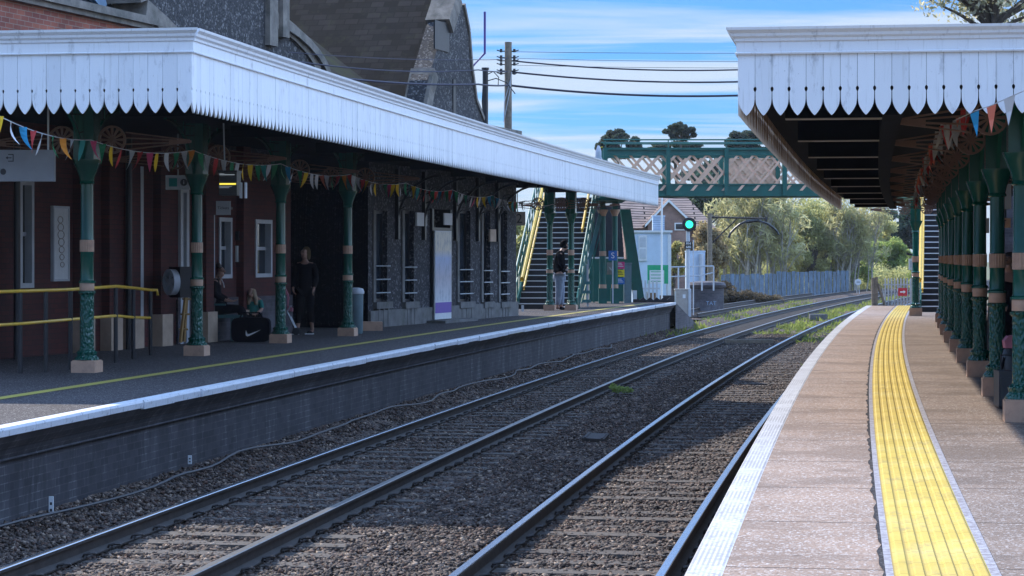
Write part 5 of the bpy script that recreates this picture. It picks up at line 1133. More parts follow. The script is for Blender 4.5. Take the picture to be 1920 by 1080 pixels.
def rails_on(t, iv, x, Y0, zp, rise, go, n, dirx, mat, h=.92, r=.03):
    L_ = go*n; hh = rise*n
    a = Vector((x, Y0-.05, zp+h)); b = Vector((x+dirx*L_, Y0+L_, zp+hh+h)); MB().tube([a-Vector((0, 0, .08))+Vector((0, -.0, 0)), a, b], r, 8).build('handrail', mat, t, inv=iv)
rails_on(st1, iv, xl0+.10, 64.4, ZL, .158, .30, 21, .125, 'yellow', .86, .06); rails_on(st1, iv, xl0+.16, 64.5, ZL, .158, .30, 21, .125, 'yellow', .62, .03)
rails_on(st1, iv, xl0+1.55+.125*.3*9, 64.4+2.7, ZL+.158*9, .158, .30, 12, .125, 'yellow', .86, .04)
for x_, mt in ((xl0-.1, 'green2'), (xl0+1.72, 'green2')):
    rails_on(st1, iv, x_, 64.4, ZL, .158, .30, 21, .125, mt, 1.0, .03); rails_on(st1, iv, x_, 64.4, ZL, .158, .30, 21, .125, mt, .55, .02)
    for k in range(0, 22, 2): q = Vector((x_+.125*.3*k, 64.4+.3*k, ZL+.158*k)); MB().tube([q, q+Vector((0, 0, 1.0))], .02, 6).build('baluster', 'green2', st1, inv=iv)
MB().box(xl0+1.2, xl0+3.4, 70.8, YB+WB, 1.80, 1.88).build('landing', 'green2', st1, inv=iv)
# green panelled flight behind the pillars
t = thing('staircase', gp(1150, 566), 'dark green enclosed flight of steps behind the green pillars and S sign', 'staircase'); iv = inv_of(t)
mb = MB(); 
for k in range(20):
    z = ZL+.165*(k+1); y = 76+.25*k; mb.box(P(1110, 0, 76).x, P(1176, 0, 76).x, y, y+.27, z-.17, z)
mb.build('treads', 'darksat', t, inv=iv)
def quadbeam(par, a, b, wx, dy, mat, name, inv):
    mb = MB(); a, b = Vector(a), Vector(b); mb.v += [tuple(a), tuple(a+Vector((wx, 0, 0))), tuple(b+Vector((wx, 0, 0))), tuple(b)]; mb.v += [(x, y+dy, z) for x, y, z in mb.v[:4]]
    for f_ in ((0, 1, 2, 3), (7, 6, 5, 4), (0, 4, 5, 1), (1, 5, 6, 2), (2, 6, 7, 3), (3, 7, 4, 0)): mb.face(f_)
    return mb.build(name, mat, par, inv=inv)
quadbeam(t, P(1190, 566, 75.6), P(1163, 392, 75.6), .34, .1, 'green2', 'stringer', iv); quadbeam(t, P(1188, 566, 75.8), P(1162, 392, 75.8), .07, .1, 'green2', 'stringer', iv)
quadbeam(t, P(1079, 575, 72.2), P(1124, 396, 72.2), .13, .1, 'tealpaint', 'stringer', iv)
quadbeam(t, P(1088, 575, 72.4), P(1136, 396, 72.4), .04, .1, 'teal', 'handrail', iv)
MB().box(P(1110, 0, 75).x, P(1170, 0, 75).x, 75, 75.04, (484-485)/F*75, (484-482)/F*75).build('white_edge', 'textwhite', t, inv=iv)
for px in (1099, 1105, 1112): MB().box(P(px, 0, 74).x, P(px+3, 0, 74).x, 74, 74.1, ZL, (484-396)/F*74).build('post', 'green2', t, inv=iv)
MB().box(P(1106, 0, 75.2).x, P(1183, 0, 75.2).x, 75.2, 75.3, ZL, (484-486)/F*75.2).build('side_panel', 'green2', t, inv=iv)
# short green fence panels by the steps
t = thing('low_rail', gp(1102, 575), 'pale green post with three slanting boards at the foot of the steps', 'rail'); 
[MB().box(-.17, .10, -.02, .02, .10+.27*k+.02, .19+.27*k+.02).build('board', 'tealpaint', t) for k in range(3)]; MB().box(-.03, .03, .02, .06, 0, 1.4).build('post', 'palegrey', t)
# right stairs
xr0 = P(1727, 0, 60).x
st2, iv = stairs('staircase with one yellow handrail rising from the right platform to the footbridge', xr0, 1.6, 60, ZR, .156, .29, 21, .19)
rails_on(st2, iv, xr0-.03, 60, ZR, .156, .29, 21, .19, 'yellow', .86, .045); rails_on(st2, iv, xr0+.03, 60, ZR, .156, .29, 21, .19, 'yellow', .60, .03); rails_on(st2, iv, xr0+1.5, 60, ZR, .156, .29, 21, .19, 'yellow', .86, .04)
MB().box(xr0+.9, xr0+3.2, 66, YB+WB, 1.76, 1.84).build('landing', 'green2', st2, inv=iv)

# ------------------------------------------------------------------ signs near the S board
t = thing('speed_sign', P(1149, 479, 72), 'small blue square sign with a white letter S on a thin post', 'sign'); MB().box(-.135, .135, 0, .02, -.16, .15).build('board', 'blue', t); text_mesh('S', .26, 'textwhite', t, (0, -.004, -.01), FR); MB().tube([(0, .03, -1.52), (0, .03, .1)], .02, 6).build('post', 'palegrey', t)
t = thing('meter_cabinet', gp(1176, 568), 'plain dark grey cabinet carrying three coloured safety notices', 'cabinet'); MB().box(-.10, .14, 0, .3, 0, 1.25).box(-.12, .16, -.02, .32, 1.25, 1.29).build('body', 'binmat', t); MB().box(-.06, .10, -.012, 0, .1, 1.15).build('door', 'binmat', t)
for (y0, y1, mt, lab) in ((491, 504, 'magenta', 'magenta notice, top of the three coloured notices by the S sign'), (506, 519, 'signyellow', 'yellow notice, middle of the three coloured notices by the S sign'), (521, 533, 'blue', 'blue notice, lowest of the three coloured notices by the S sign')):
    t, w_, h = panel('safety_notice', 1157, 1171, y0, y1, 72.3, lab, 'notice', mt, .015, group='three coloured notices')
    mb = MB(); [mb.box(-w_*.38, w_*(.1+.12*((k*7) % 3)), -.004, -.001, h*(.25-.22*k), h*(.33-.22*k)) for k in range(3)]; mb.build('lettering', 'textdark' if mt == 'signyellow' else 'textwhite', t)
t, w_, h = panel('grey_notice_board', 1138, 1154, 492, 515, 72.6, 'weathered grey panel under the blue S sign', 'notice board', 'cabinet', .05); mb = MB(); [mb.tube([(-.08+.02*k, -.003, .05-.04*k), (.0+.02*k, -.003, .0-.03*k)], .006, 4) for k in range(3)]; mb.build('scratch', 'textwhite', t); MB().tube([(.06, .06, -1.15), (.06, .06, 0)], .02, 6).build('post', 'palegrey', t)

# ------------------------------------------------------------------ beyond the bridge: shed, house, signal, cabinets
Yh = 92; s_ = F/Yh
t = thing('portable_building', (P(1222, 0, Yh).x, Yh, -2.7), 'pale blue white portable building with a small shuttered window', 'building'); iv = inv_of(t)
xa, xb = P(1186, 0, Yh).x, P(1257, 0, Yh).x; MB().box(xa, xb, Yh, Yh+4, -2.7, (484-436)/s_).build('wall', 'shed', t, inv=iv); MB().box(xa-.08, xb+.08, Yh-.08, Yh+4.1, (484-436)/s_, (484-432)/s_).build('roof', 'paper', t, inv=iv)
xw0, xw1 = P(1197, 0, Yh).x, P(1213, 0, Yh).x; f = MB().box(xw0, xw1, Yh-.05, Yh, (484-489)/s_, (484-441)/s_).build('window', 'paper', t, inv=iv); MB().box(xw0+.05, xw1-.05, Yh-.06, Yh-.05, (484-485)/s_, (484-467)/s_).box(xw0+.05, xw1-.05, Yh-.06, Yh-.05, (484-463)/s_, (484-445)/s_).build('pane', 'palegrey', f, inv=iv)
MB().box(P(1252, 0, Yh).x, xb+.03, Yh-.04, Yh, -2.7, (484-440)/s_).build('corner_post', 'paper', t, inv=iv)
t = thing('louvred_housing', P(1235, 434, 94), 'pale louvred box standing on the roof of the portable building', 'housing'); mb = MB(); mb.box(-.24, .24, 0, .5, 0, .62).box(-.27, .27, -.03, .53, .62, .66); mb.build('body', 'shed', t); mb = MB(); [mb.box(-.25, .25, -.03, 0, .05+.075*k, .08+.075*k) for k in range(8)]; mb.build('louvre', 'lead', t)
o = MB().tube([(0, 0, 0), (0, 0, 5.3)], .036, 10).tube([(0, 0, 0), (0, 0, .1)], .09, 10).build('white_pole', 'textwhite', smooth=True, loc=(P(1241, 0, 88).x, 88, -2.65)); tag(o, 'tall thin white pole in front of the portable building', 'pole')
t, w_, h = panel('green_notice_board', 1214, 1253, 497, 532, 90, 'green and white notice board in front of the portable building', 'notice board', 'signgreen', .05)
MB().box(-w_*.40, w_*.30, -.02, -.001, -h*.5, h*.22).build('sheet', 'paper', t); mb = MB(); [mb.box(-w_*.34, w_*.24, -.024, -.021, h*(.12-.17*k), h*(.16-.17*k)) for k in range(4)]; mb.build('lettering', 'signgreen', t); MB().tube([(-w_*.45, .05, -1.6), (-w_*.45, .05, 0)], .03).tube([(w_*.45, .05, -1.6), (w_*.45, .05, 0)], .03).build('post', 'steel', t)
# palisade bits, steel gate beside shed
t = thing('palisade_gate', (P(1222, 0, 84).x, 84, -1.6), 'pale steel palisade panels between the green steps and the signal', 'gate'); mb = MB(); [mb.box(q, q+.07, 0, .03, -.9, .78) for q in np.arange(-.55, .25, .14)]; mb.build('panel', 'palegrey', t); MB().box(-.65, -.55, -.02, .08, -1, .95).build('post', 'binmat', t); MB().box(-.55, .3, .03, .06, .45, .5).box(-.55, .3, .03, .06, -.5, -.45).build('cross_rail', 'palegrey', t)
# dark corrugated edging
mb = MB(); [mb.prism([(x_, -1.36), (x_+.11, -1.27), (x_+.22, -1.36), (x_+.22, -1.47), (x_, -1.47)], 0, .05) for x_ in np.arange(0, 1.3, .22)]; o = mb.build('corrugated_edging', 'darksat', loc=(P(1187, 0, 73.8).x, 73.8, 0.0)); tag(o, 'dark zigzag topped sheet edging at the end of the left platform', 'edging')
o = MB().box(-.07, .07, -.05, .05, 0, .28).box(-.05, .05, -.055, -.05, .05, .2).build('small_white_box', 'paper', loc=P(1190, 561, 73.5)); tag(o, 'tiny white box on the ground at the foot of the dark green steps', 'box')
t = thing('equipment_rack', (P(1242, 0, 88.5).x, 88.5, -2.7), 'dark equipment frame with red and black boxes under the green notice board', 'equipment'); MB().box(-.45, .45, 0, .3, .2, .75).build('dark_box', 'darksat', t); MB().box(-.55, -.2, -.1, .2, .6, 1.35).build('red_box', 'leaf_rust', t); MB().box(-.1, .45, -.05, .15, .9, 1.25).build('black_box', 'darksat', t); MB().tube([(-.6, 0, 0), (-.6, 0, 1.4)], .03).tube([(.5, 0, 0), (.5, 0, 1.4)], .03).build('frame', 'steel', t)
# house with tiled roof
Yo = 135; so = F/Yo
t = thing('house', (P(1253, 0, Yo).x, Yo, -2.7), 'house with brown tiled roof and white edged brick gable behind the signal', 'house'); iv = inv_of(t)
xa, xb = P(1165, 0, Yo).x, P(1345, 0, Yo).x; ze, zr_ = (484-425)/so, (484-372)/so
mb = MB(); mb.box(xa+.3, xb-.3, Yo+1, Yo+8, -2.7, ze); mb.build('wall', 'housebrick', t, inv=iv)
mb = MB(); L_ = xb-xa; mb.poly([(xa, Yo+.5, ze-.1), (xb, Yo+.5, ze-.1), (xb-1.6, Yo+4.5, zr_+.35), (xa, Yo+4.5, zr_+.55)], uv=[(0, 0), (L_, 0), (L_-1.6, 5), (0, 5)]); mb.poly([(xb, Yo+.5, ze-.1), (xb, Yo+8.5, ze-.1), (xb-1.6, Yo+4.5, zr_+.35)], uv=[(0, 0), (8, 0), (4, 5)]); mb.poly([(xb, Yo+8.5, ze-.1), (xa, Yo+8.5, ze-.1), (xa, Yo+4.5, zr_+.55), (xb-1.6, Yo+4.5, zr_+.35)], uv=[(0, 0), (L_, 0), (L_, 5), (0, 5)]); mb.build('roof', 'housetiles', t, inv=iv)
gx, gz = P(1253, 0, Yo).x, (484-379)/so; gl_, gr_ = P(1215, 0, Yo).x, P(1290, 0, Yo).x; zl_, zr2_ = (484-420)/so, (484-414)/so
mb = MB(); mb.prism([(gl_, zl_), (gx, gz), (gr_, zr2_), (gr_, -2.7), (gl_, -2.7)], Yo-.3, Yo+.4); mb.build('gable', 'housebrick', t, inv=iv)
mb = MB()
for a, b in (((gl_-.2, zl_-.2), (gx, gz)), ((gx, gz), (gr_+.2, zr2_-.2))):
    mb.prism([(a[0], a[1]), (b[0], b[1]), (b[0], b[1]+.16), (a[0], a[1]+.16)], Yo-.5, Yo-.3)
mb.build('bargeboard', 'textwhite', t, inv=iv)
mb = MB(); mb.poly([(gx, Yo-.4, gz+.17), (gr_+.3, Yo-.4, zr2_-.1), (gr_+.3, Yo+3, zr2_-.1), (gx, Yo+3, gz+.17)], uv=[(0, 4), (0, 0), (3, 0), (3, 4)]); mb.poly([(gx, Yo-.4, gz+.17), (gx, Yo+3, gz+.17), (gl_-.3, Yo+3, zl_-.1), (gl_-.3, Yo-.4, zl_-.1)], uv=[(0, 4), (3, 4), (3, 0), (0, 0)]); mb.build('gable_roof', 'housetiles', t, inv=iv)
f = MB().box(gx+.35, gx+1.0, Yo-.36, Yo-.3, (484-432)/so, (484-418)/so).build('window', 'textwhite', t, inv=iv); MB().box(gx+.42, gx+.93, Yo-.38, Yo-.36, (484-430)/so, (484-420)/so).build('pane', 'glass', f, inv=iv)
# signal
Ys_ = 100; s_ = F/Ys_
t = thing('railway_signal', (P(1290, 0, Ys_).x, Ys_, -2.68), 'railway signal post showing a round green light, above a beige cabinet', 'signal'); iv = inv_of(t)
xs = P(1290, 0, Ys_).x; zc = (484-421)/s_
MB().tube([(xs, Ys_, -2.68), (xs, Ys_, zc)], .085, 12).build('post', 'palegrey', t, smooth=True, inv=iv)
N = 32; MB().prism([(xs+.04+.31*math.cos(2*math.pi*k/N), zc+.31*math.sin(2*math.pi*k/N)) for k in range(N)], Ys_-.14, Ys_-.10).build('backboard', 'darksat', t, inv=iv)
l_ = MB().prism([(xs+.04+.16*math.cos(2*math.pi*k/24), zc+.16*math.sin(2*math.pi*k/24)) for k in range(24)], Ys_-.17, Ys_-.145).build('lamp', 'signal', t, inv=iv)
mb = MB(); ringp(.20, .165, Ys_-.34, Ys_-.14, mb, xs+.04, zc, 24); mb.build('hood', 'darksat', t, inv=iv)
pl = MB().box(xs-.16, xs+.18, Ys_-.12, Ys_-.10, (484-467)/s_, (484-453)/s_).build('number_plate', 'black', t, inv=iv)
a_ = text_mesh('RN', .15, 'textwhite', pl, iv @ Vector((xs+.01, Ys_-.126, (484-456.8)/s_)), FR); b_ = text_mesh('680', .15, 'textwhite', pl, iv @ Vector((xs+.01, Ys_-.126, (484-463.4)/s_)), FR)
MB().tube([(xs+.25, Ys_+.15, -2.6), (xs+.25, Ys_+.15, (484-450)/s_)], .025, 6).build('ladder_rail', 'palegrey', t, inv=iv)
t = thing('signal_cabinet', (P(1281, 0, 98).x, 98, -2.7), 'beige metal trackside cabinet with small white label at the signal foot', 'cabinet'); MB().box(-.36, .30, -.25, .25, .2, 1.32).box(-.30, .26, -.22, .22, 0, .2).box(-.38, .32, -.27, .27, 1.32, 1.38).build('body', 'cabinet', t); MB().box(-.32, .18, -.27, -.25, .28, 1.25).build('door', 'cabinet', t); MB().box(-.04, .08, -.285, -.27, .98, 1.14).build('label', 'paper', t)
MB().box(.20, .32, -.30, -.25, -.1, 1.38).build('post', 'palegrey', t)
t = thing('round_plinth', (P(1324, 0, 108).x, 108, -2.75), 'round blue grey brick plinth with faint graffiti beyond the signal', 'plinth'); MB().lathe([(.84, 0), (.84, 1.30), (.92, 1.36), (.95, 1.48), (.85, 1.60), (.3, 1.66)], 28).build('drum', 'brickw', t, smooth=True)
text_mesh('TAT', .26, 'lead', t, (.16, -.90, .62), FR, 'graffiti')
t = thing('relay_cabinet', (P(1302, 0, 110).x, 110, -2.7), 'tall pale blue steel cabinet behind the signal post', 'cabinet'); MB().box(-.40, .52, 0, .6, 0, 3.0).box(-.42, .54, -.02, .62, 3.0, 3.06).build('body', 'shed', t); MB().tube([(.32, -.12, .8), (.32, -.12, 2.9)], .11, 10).build('pipe', 'palegrey', t, smooth=True); MB().box(-.32, .1, -.02, 0, 1.2, 2.8).build('door', 'shed', t)
t = thing('safety_railing', (P(1295, 0, 104).x, 104, -2.7), 'pale steel guard railing around the cabinets beyond the signal', 'railing'); iv = inv_of(t)
r_ = [P(1250, 501, 104), P(1338, 499, 104)]; r2 = [P(1250, 519, 104), P(1312, 517, 104), P(1338, 511, 104)]
MB().tube(r_, .035, 6).tube(r2, .03, 6).build('rail', 'palegrey', t, inv=iv)
mb = MB(); [mb.tube([P(q, 499.5, 104), P(q, 545, 104)], .035, 6) for q in (1252, 1272, 1316, 1338)]; mb.build('post', 'palegrey', t, inv=iv)
# mast with curved hanger
Ym_ = 120; t = thing('gantry_mast', (P(1331, 0, Ym_).x, Ym_, -2.7), 'brown timber mast with a horizontal arm and braces beyond the signal', 'mast'); iv = inv_of(t)
MB().tube([P(1331, 560, Ym_), P(1331, 400, Ym_)], .13, 10).build('mast', 'wood', t, inv=iv); MB().tube([P(1331, 407, Ym_), P(1438, 410, Ym_)], .05, 8).build('arm', 'rust', t, inv=iv); MB().tube([P(1336, 455, Ym_), P(1382, 410, Ym_)], .045, 6).tube([P(1336, 418, Ym_), P(1346, 408, Ym_)], .04, 6).build('brace', 'rust', t, inv=iv)
MB().box(P(1434, 0, Ym_).x, P(1439, 0, Ym_).x, Ym_-.05, Ym_+.05, (484-416)/F*Ym_, (484-406)/F*Ym_).build('end_bracket', 'rust', t, inv=iv)
Ya = 121; t = thing('loading_gauge', (P(1410, 0, Ya).x, Ya, 1.8), 'curved black iron bow hanging over the siding from the mast arm', 'loading gauge'); iv = inv_of(t)
arc = [(1366, 446), (1370, 437), (1378, 428), (1388, 420), (1400, 414.5), (1412, 413), (1424, 414.5), (1438, 419), (1449, 426), (1457, 434), (1460, 440)]; MB().tube([P(a, b, Ya) for a, b in arc], .06, 8).build('bow', 'darksat', t, inv=iv); MB().tube([P(1399, 416, Ya), P(1423, 413, Ya)], .10, 6).build('clamp', 'darksat', t, inv=iv); MB().tube([P(1412, 413, Ya), P(1412, 409, Ya)], .03, 6).tube([P(1400, 414, Ya), P(1400, 409, Ya)], .02, 6).build('hanger', 'darksat', t, inv=iv)
# fence
t = thing('board_fence', (P(1470, 0, 150).x, 150, -2.7), 'long blue grey upright board fence curving behind the siding', 'fence'); iv = inv_of(t)
mb = MB(); px = 1352; rr = random.Random(9)
while px < 1591:
    q = (px-1352)/238; Y = 132+30*q; wdt = rr.choice((7.0, 8.5, 9.5)); top = 511-3*q + rr.uniform(-1.2, 1.2) + (4 if px < 1450 else 0); a = P(px, 0, Y); b = P(px+wdt-1.1, 0, Y+.9); zt2 = (484-top)/F*Y
    mb.v += [(a.x, a.y, -2.72), (b.x, b.y, -2.72), (b.x, b.y, zt2), (a.x, a.y, zt2), (a.x, a.y+.06, -2.72), (b.x, b.y+.06, -2.72), (b.x, b.y+.06, zt2), (a.x, a.y+.06, zt2)]; k = len(mb.v)-8
    for f_ in ((0, 1, 2, 3), (7, 6, 5, 4), (0, 4, 5, 1), (1, 5, 6, 2), (2, 6, 7, 3), (3, 7, 4, 0)): mb.face([k+i for i in f_])
    px += wdt
M['fence'] = paint('blue_grey_fence', (.085, .13, .18), .85, .45, 2.2, .2, dirt=(.06, .075, .07))
mb.build('boards', 'fence', t, inv=iv)
# round white board on post, gate, red sign
t = thing('round_sign', (P(1609, 0, 150).x, 150, -2.7), 'round white disc sign with a black arrow by the far track curve', 'sign'); MB().prism([(.21*math.cos(a*.35), 1.12+.21*math.sin(a*.35)) for a in range(18)], 0, .03).build('disc', 'paper', t); MB().box(-.10, .12, -.01, -.001, 1.10, 1.14).build('mark', 'textdark', t); MB().tube([(-.10, .04, 0), (-.05, .04, 1.1)], .025).tube([(.10, .04, 0), (.05, .04, 1.1)], .025).build('leg', 'palegrey', t)
sg = F/68
t = thing('palisade_gate', (P(1672, 0, 68.2).x, 68.2, ZR), 'pale pointed palisade gate closing the far end of the right platform', 'gate'); iv = inv_of(t)
mb = MB()
for px in np.arange(1660, 1708, 5.9): x = P(px, 0, 68.2).x; zt2 = (484-524)/sg; mb.prism([(x-.02, ZR-.1), (x-.02, zt2), (x, zt2+.05), (x+.02, zt2), (x+.02, ZR-.1)], 68.2, 68.22)
mb.build('pales', 'palegrey', t, inv=iv); xa, xb = P(1656, 0, 68.2).x, P(1708, 0, 68.2).x; MB().box(xa, xb, 68.22, 68.25, (484-535)/sg, (484-533)/sg).box(xa, xb, 68.22, 68.25, (484-566)/sg, (484-564)/sg).build('cross_rail', 'palegrey', t, inv=iv)
MB().tube([P(1672, 572, 68.17), P(1687, 536, 68.17)], .015, 6).tube([P(1659, 572, 68.3), P(1655, 540, 68.3)], .015, 6).build('brace', 'palegrey', t, inv=iv)
t = thing('timber_post', (P(1640, 0, 68.1).x, 68.1, ZR-.1), 'weathered timber posts with notched brace at the left end of the palisade gate', 'post'); MB().box(-.09, -.01, -.05, .05, 0, .93).box(.0, .09, -.04, .06, 0, .95).build('post', 'wood', t); MB().tube([(.10, 0, .75), (.32, 0, .05)], .04, 6).build('brace', 'wood', t)
t, w_, h = panel('red_sign', 1684, 1701, 540, 555, 68.0, 'small red sign with white arrow on the palisade gate', 'sign', 'red', .01); MB().box(-w_*.28, w_*.1, -.006, -.001, -.02, .02).prism([(w_*.1, .055), (w_*.32, 0), (w_*.1, -.055)], -.006, -.001).build('symbol', 'textwhite', t)
t, w_, h = panel('white_sign', 1704, 1713, 485, 506, 62, 'small white sign beside the lone column at the far platform end', 'sign', 'paper', .02); MB().tube([(.03, .03, -1.1), (.03, .03, .2)], .02, 6).build('post', 'steel', t); MB().box(-w_*.25, w_*.25, -.004, -.001, -h*.3, h*.3).build('picture', 'palegrey', t)
t = thing('help_light', P(1708, 477, 61.8), 'dark floodlight head projecting left of the lone column', 'lamp'); MB().prism([(-.12, .05), (-.10, -.02), (.10, -.05), (.12, 0)], -.06, .06).build('head', 'darksat', t); MB().tube([(.1, 0, 0), (.2, 0, .02)], .012).build('arm', 'darksat', t)

# ------------------------------------------------------------------ telegraph poles and wires
Yt = 62; tp = thing('telegraph_pole', (P(952, 0, Yt).x, Yt, -1.5), 'tall wooden telegraph pole with insulators beyond the flint building', 'pole'); iv = inv_of(tp)
MB().tube([P(952, 580, Yt), P(953, 79, Yt)], [.12, .095], 12).build('pole', 'wood', tp, smooth=True, inv=iv)
mb = MB()
for py in (96, 108, 114, 121, 133, 138):
    for sx in (-1, 1): a = P(952, py, Yt); mb.tube([a, a+Vector((sx*.20, 0, 0)), a+Vector((sx*.30, 0, .03))], .016, 6).tube([a+Vector((sx*.18, 0, -.03)), a+Vector((sx*.18, 0, .06))], .035, 8)
mb.build('insulator', 'darksat', tp, inv=iv)
mb = MB(); mb.tube([P(959, 135, Yt-.1), P(956, 170, Yt-.12), P(945, 225, Yt-.1)], .012, 5).tube([P(957, 150, Yt-.1), P(946, 190, Yt-.1), P(945, 230, Yt-.1)], .012, 5); mb.build('stay_wire', 'palegrey', tp, inv=iv)
t = thing('telegraph_pole', (P(910, 0, 60.5).x, 60.5, 0), 'short dark pole stub with cap and wires beside the flint gable', 'pole'); iv = inv_of(t)
MB().tube([P(910, 320, 60.5), P(910, 131, 60.5)], .075, 10).tube([P(910, 131, 60.5), P(910, 127, 60.5)], .10, 10).build('pole', 'darksat', t, inv=iv); mb = MB(); mb.tube([P(913, 140, 60.5), P(925, 134, 60.5), P(935, 145, 60.5), P(934, 160, 60.5)], .014, 5).tube([P(913, 152, 60.5), P(930, 147, 60.5), P(950, 155, 60.5), P(966, 176, 60.5)], .014, 5).tube([P(906, 150, 60.5), P(904, 190, 60.5), P(906, 225, 60.5)], .014, 5); mb.build('loose_wire', 'darksat', t, inv=iv)
t = thing('vent_pipe', P(895, 115, 56), 'thin indigo coloured cranked pipe above the flint gable', 'pipe'); iv = inv_of(t); MB().tube([P(882, 129, 56), P(909, 100, 56), P(909, 22, 56)], .03, 8).build('pipe', 'pipe', t, inv=iv)
far_pole = P(1790, 0, 64)
t = thing('telegraph_pole', (far_pole.x, 64, ZR), 'telegraph pole carrying the wires, standing behind the right canopy', 'pole'); MB().tube([(0, 0, 0), (0, 0, 7.8)], [.12, .095], 12).build('pole', 'wood', t, smooth=True)
def wire(a, b, sag, r, label, grp):
    a, b = Vector(a), Vector(b); pts = [a.lerp(b, k/24)-Vector((0, 0, sag*4*(k/24)*(1-k/24))) for k in range(25)]; tag(MB().tube(pts, r, 6).build('overhead_wire', 'wire', smooth=True), label, 'wire', grp)
for (p0, p1, sg_, r) in ((97, 96, .05, .007), (109, 108, .10, .006), (113.5, 92, .42, .022), (122, 122, .08, .006), (134.5, 116, .42, .026), (160, 138, .45, .032)):
    wire(P(955, p0, Yt), P(1790, p1, 64), sg_, r, 'overhead wire running from the wooden pole to the right canopy', 'overhead wires across the tracks')
for (pa, pm, pb, sg_, r, xa) in ((109, 112, 98, .05, .009, 540), (134.5, 131, 116, .10, .015, 560), (160, 158, 144, .06, .024, 618)):
    q = P(897, pm, wY(897)-.75); wire(P(952, pa, Yt), q, .02, r, 'overhead wire running from the wooden pole to the flint gable', 'overhead wires behind the gable')
    wire(q, P(xa, pb, wY(xa)-.75), sg_, r, 'overhead wire running along the front of the tiled roof', 'overhead wires before the roof')

# ------------------------------------------------------------------ bunting
PEN = ['f_yellow', 'f_white', 'f_blue', 'f_red', 'f_white', 'f_green', 'f_orange', 'f_white', 'f_teal', 'f_pink', 'f_green', 'f_yellow', 'f_red', 'f_white', 'f_white', 'f_white', 'f_coral']
def bunting(label, pts, spacing, mats, seed, wdt=.13, ln=.27, nmax=98, wild=1.0):
    rr = random.Random(seed); t = thing('bunting', pts[len(pts)//2], label, 'bunting'); iv = inv_of(t); path = []
    for a, b in zip(pts, pts[1:]):
        L_ = (b-a).length
        for k in range(10): q = k/10; path.append(a.lerp(b, q)-Vector((0, 0, .09*4*q*(1-q)*min(1, L_/4))))
    path.append(pts[-1]); MB().tube(path, .005, 5).build('string', 'f_white', t, inv=iv)
    cum = [0]
    for a, b in zip(path, path[1:]): cum.append(cum[-1]+(b-a).length)
    d = .15; k = 0
    while d < cum[-1]-.1 and k < nmax:
        i = max(0, min(len(cum)-2, int(np.searchsorted(cum, d))-1)); p = path[i].lerp(path[i+1], (d-cum[i])/(cum[i+1]-cum[i])); dr = (path[i+1]-path[i]).normalized()
        yaw = rr.uniform(-1.2, 1.2)*wild; dr2 = (Matrix.Rotation(yaw, 3, 'Z') @ Vector((dr.x, dr.y, 0))).normalized(); bend = Vector((-dr2.y, dr2.x, 0))*rr.uniform(-.35, .35)+dr2*rr.uniform(-.3, .3)
        mb = MB(); n_ = 5
        for j in range(n_+1):
            q = j/n_; c = p+bend*ln*q*q-Vector((0, 0, ln*q*(1-.1*q))); w_ = wdt/2*(1-q)+.003
            curl = Vector((-dr2.y, dr2.x, 0))*.03*math.sin(q*3)
            mb.v += [tuple(c-dr2*w_+curl), tuple(c+dr2*w_)]
        for j in range(n_): mb.face((2*j, 2*j+1, 2*j+3, 2*j+2))
        mb.build('pennant', mats[k % len(mats)] if k < 14 else rr.choice(mats), t, inv=iv); d += spacing*rr.uniform(.8, 1.2); k += 1
    return t
pts = [Vector((P(-10, 213, 23.6).x, 23.6, (484-213)/F*23.6))]+[cp(Y, -9.0, 0, 1.47 if i else 1.40) for i, Y in enumerate([27.0, 31, 35.5, 40, 44.5, 49, 53.5, 58, 62, 66])]
bunting('long string of coloured triangular pennants hung under the left canopy', pts, .355, PEN, 3, .085, .27, wild=1.5)
pts = [cp(Y, 1.12 if Y < 21 else .98, 0, 1.38) for Y in (19.9, 23.5, 27.3, 31, 35, 39, 43, 47, 51)]
bunting('string of coloured pennants receding under the right canopy past the wheel shaped brackets', pts, .36, ['f_white', 'f_red', 'f_white', 'f_coral', 'f_white', 'f_red', 'f_white'], 6, wild=.7)
t = thing('bunting', P(1860, 195, 18.1), 'three near pennants, white, coral and pale blue, crossing the right end of the right canopy', 'bunting'); iv = inv_of(t)
MB().tube([P(1935, 164, 17.6), P(1893, 182, 17.8), P(1858, 198, 18.0), P(1828, 208, 18.2), P(1790, 226, 18.9)], .004, 5).build('string', 'f_white', t, inv=iv)
for (xa, ya, xb, yb, xt, yt, Yf, mt) in ((1882, 187, 1904, 177, 1891, 236, 17.8, 'f_white'), (1850, 202, 1868, 195, 1859, 250, 18.0, 'f_coral'), (1819, 214, 1836, 207, 1832, 257, 18.2, 'f_blue')):
    mb = MB(); a_, b_, c_ = P(xa, ya, Yf), P(xb, yb, Yf), P(xt, yt, Yf+.03); m1, m2 = a_.lerp(c_, .5)+Vector((.004, .02, 0)), b_.lerp(c_, .5)+Vector((.006, .02, 0)); mb.v = [tuple(q) for q in (a_, b_, m2, m1, c_)]; mb.face((0, 1, 2, 3)); mb.face((3, 2, 4)); mb.build('pennant', mt, t, inv=iv)

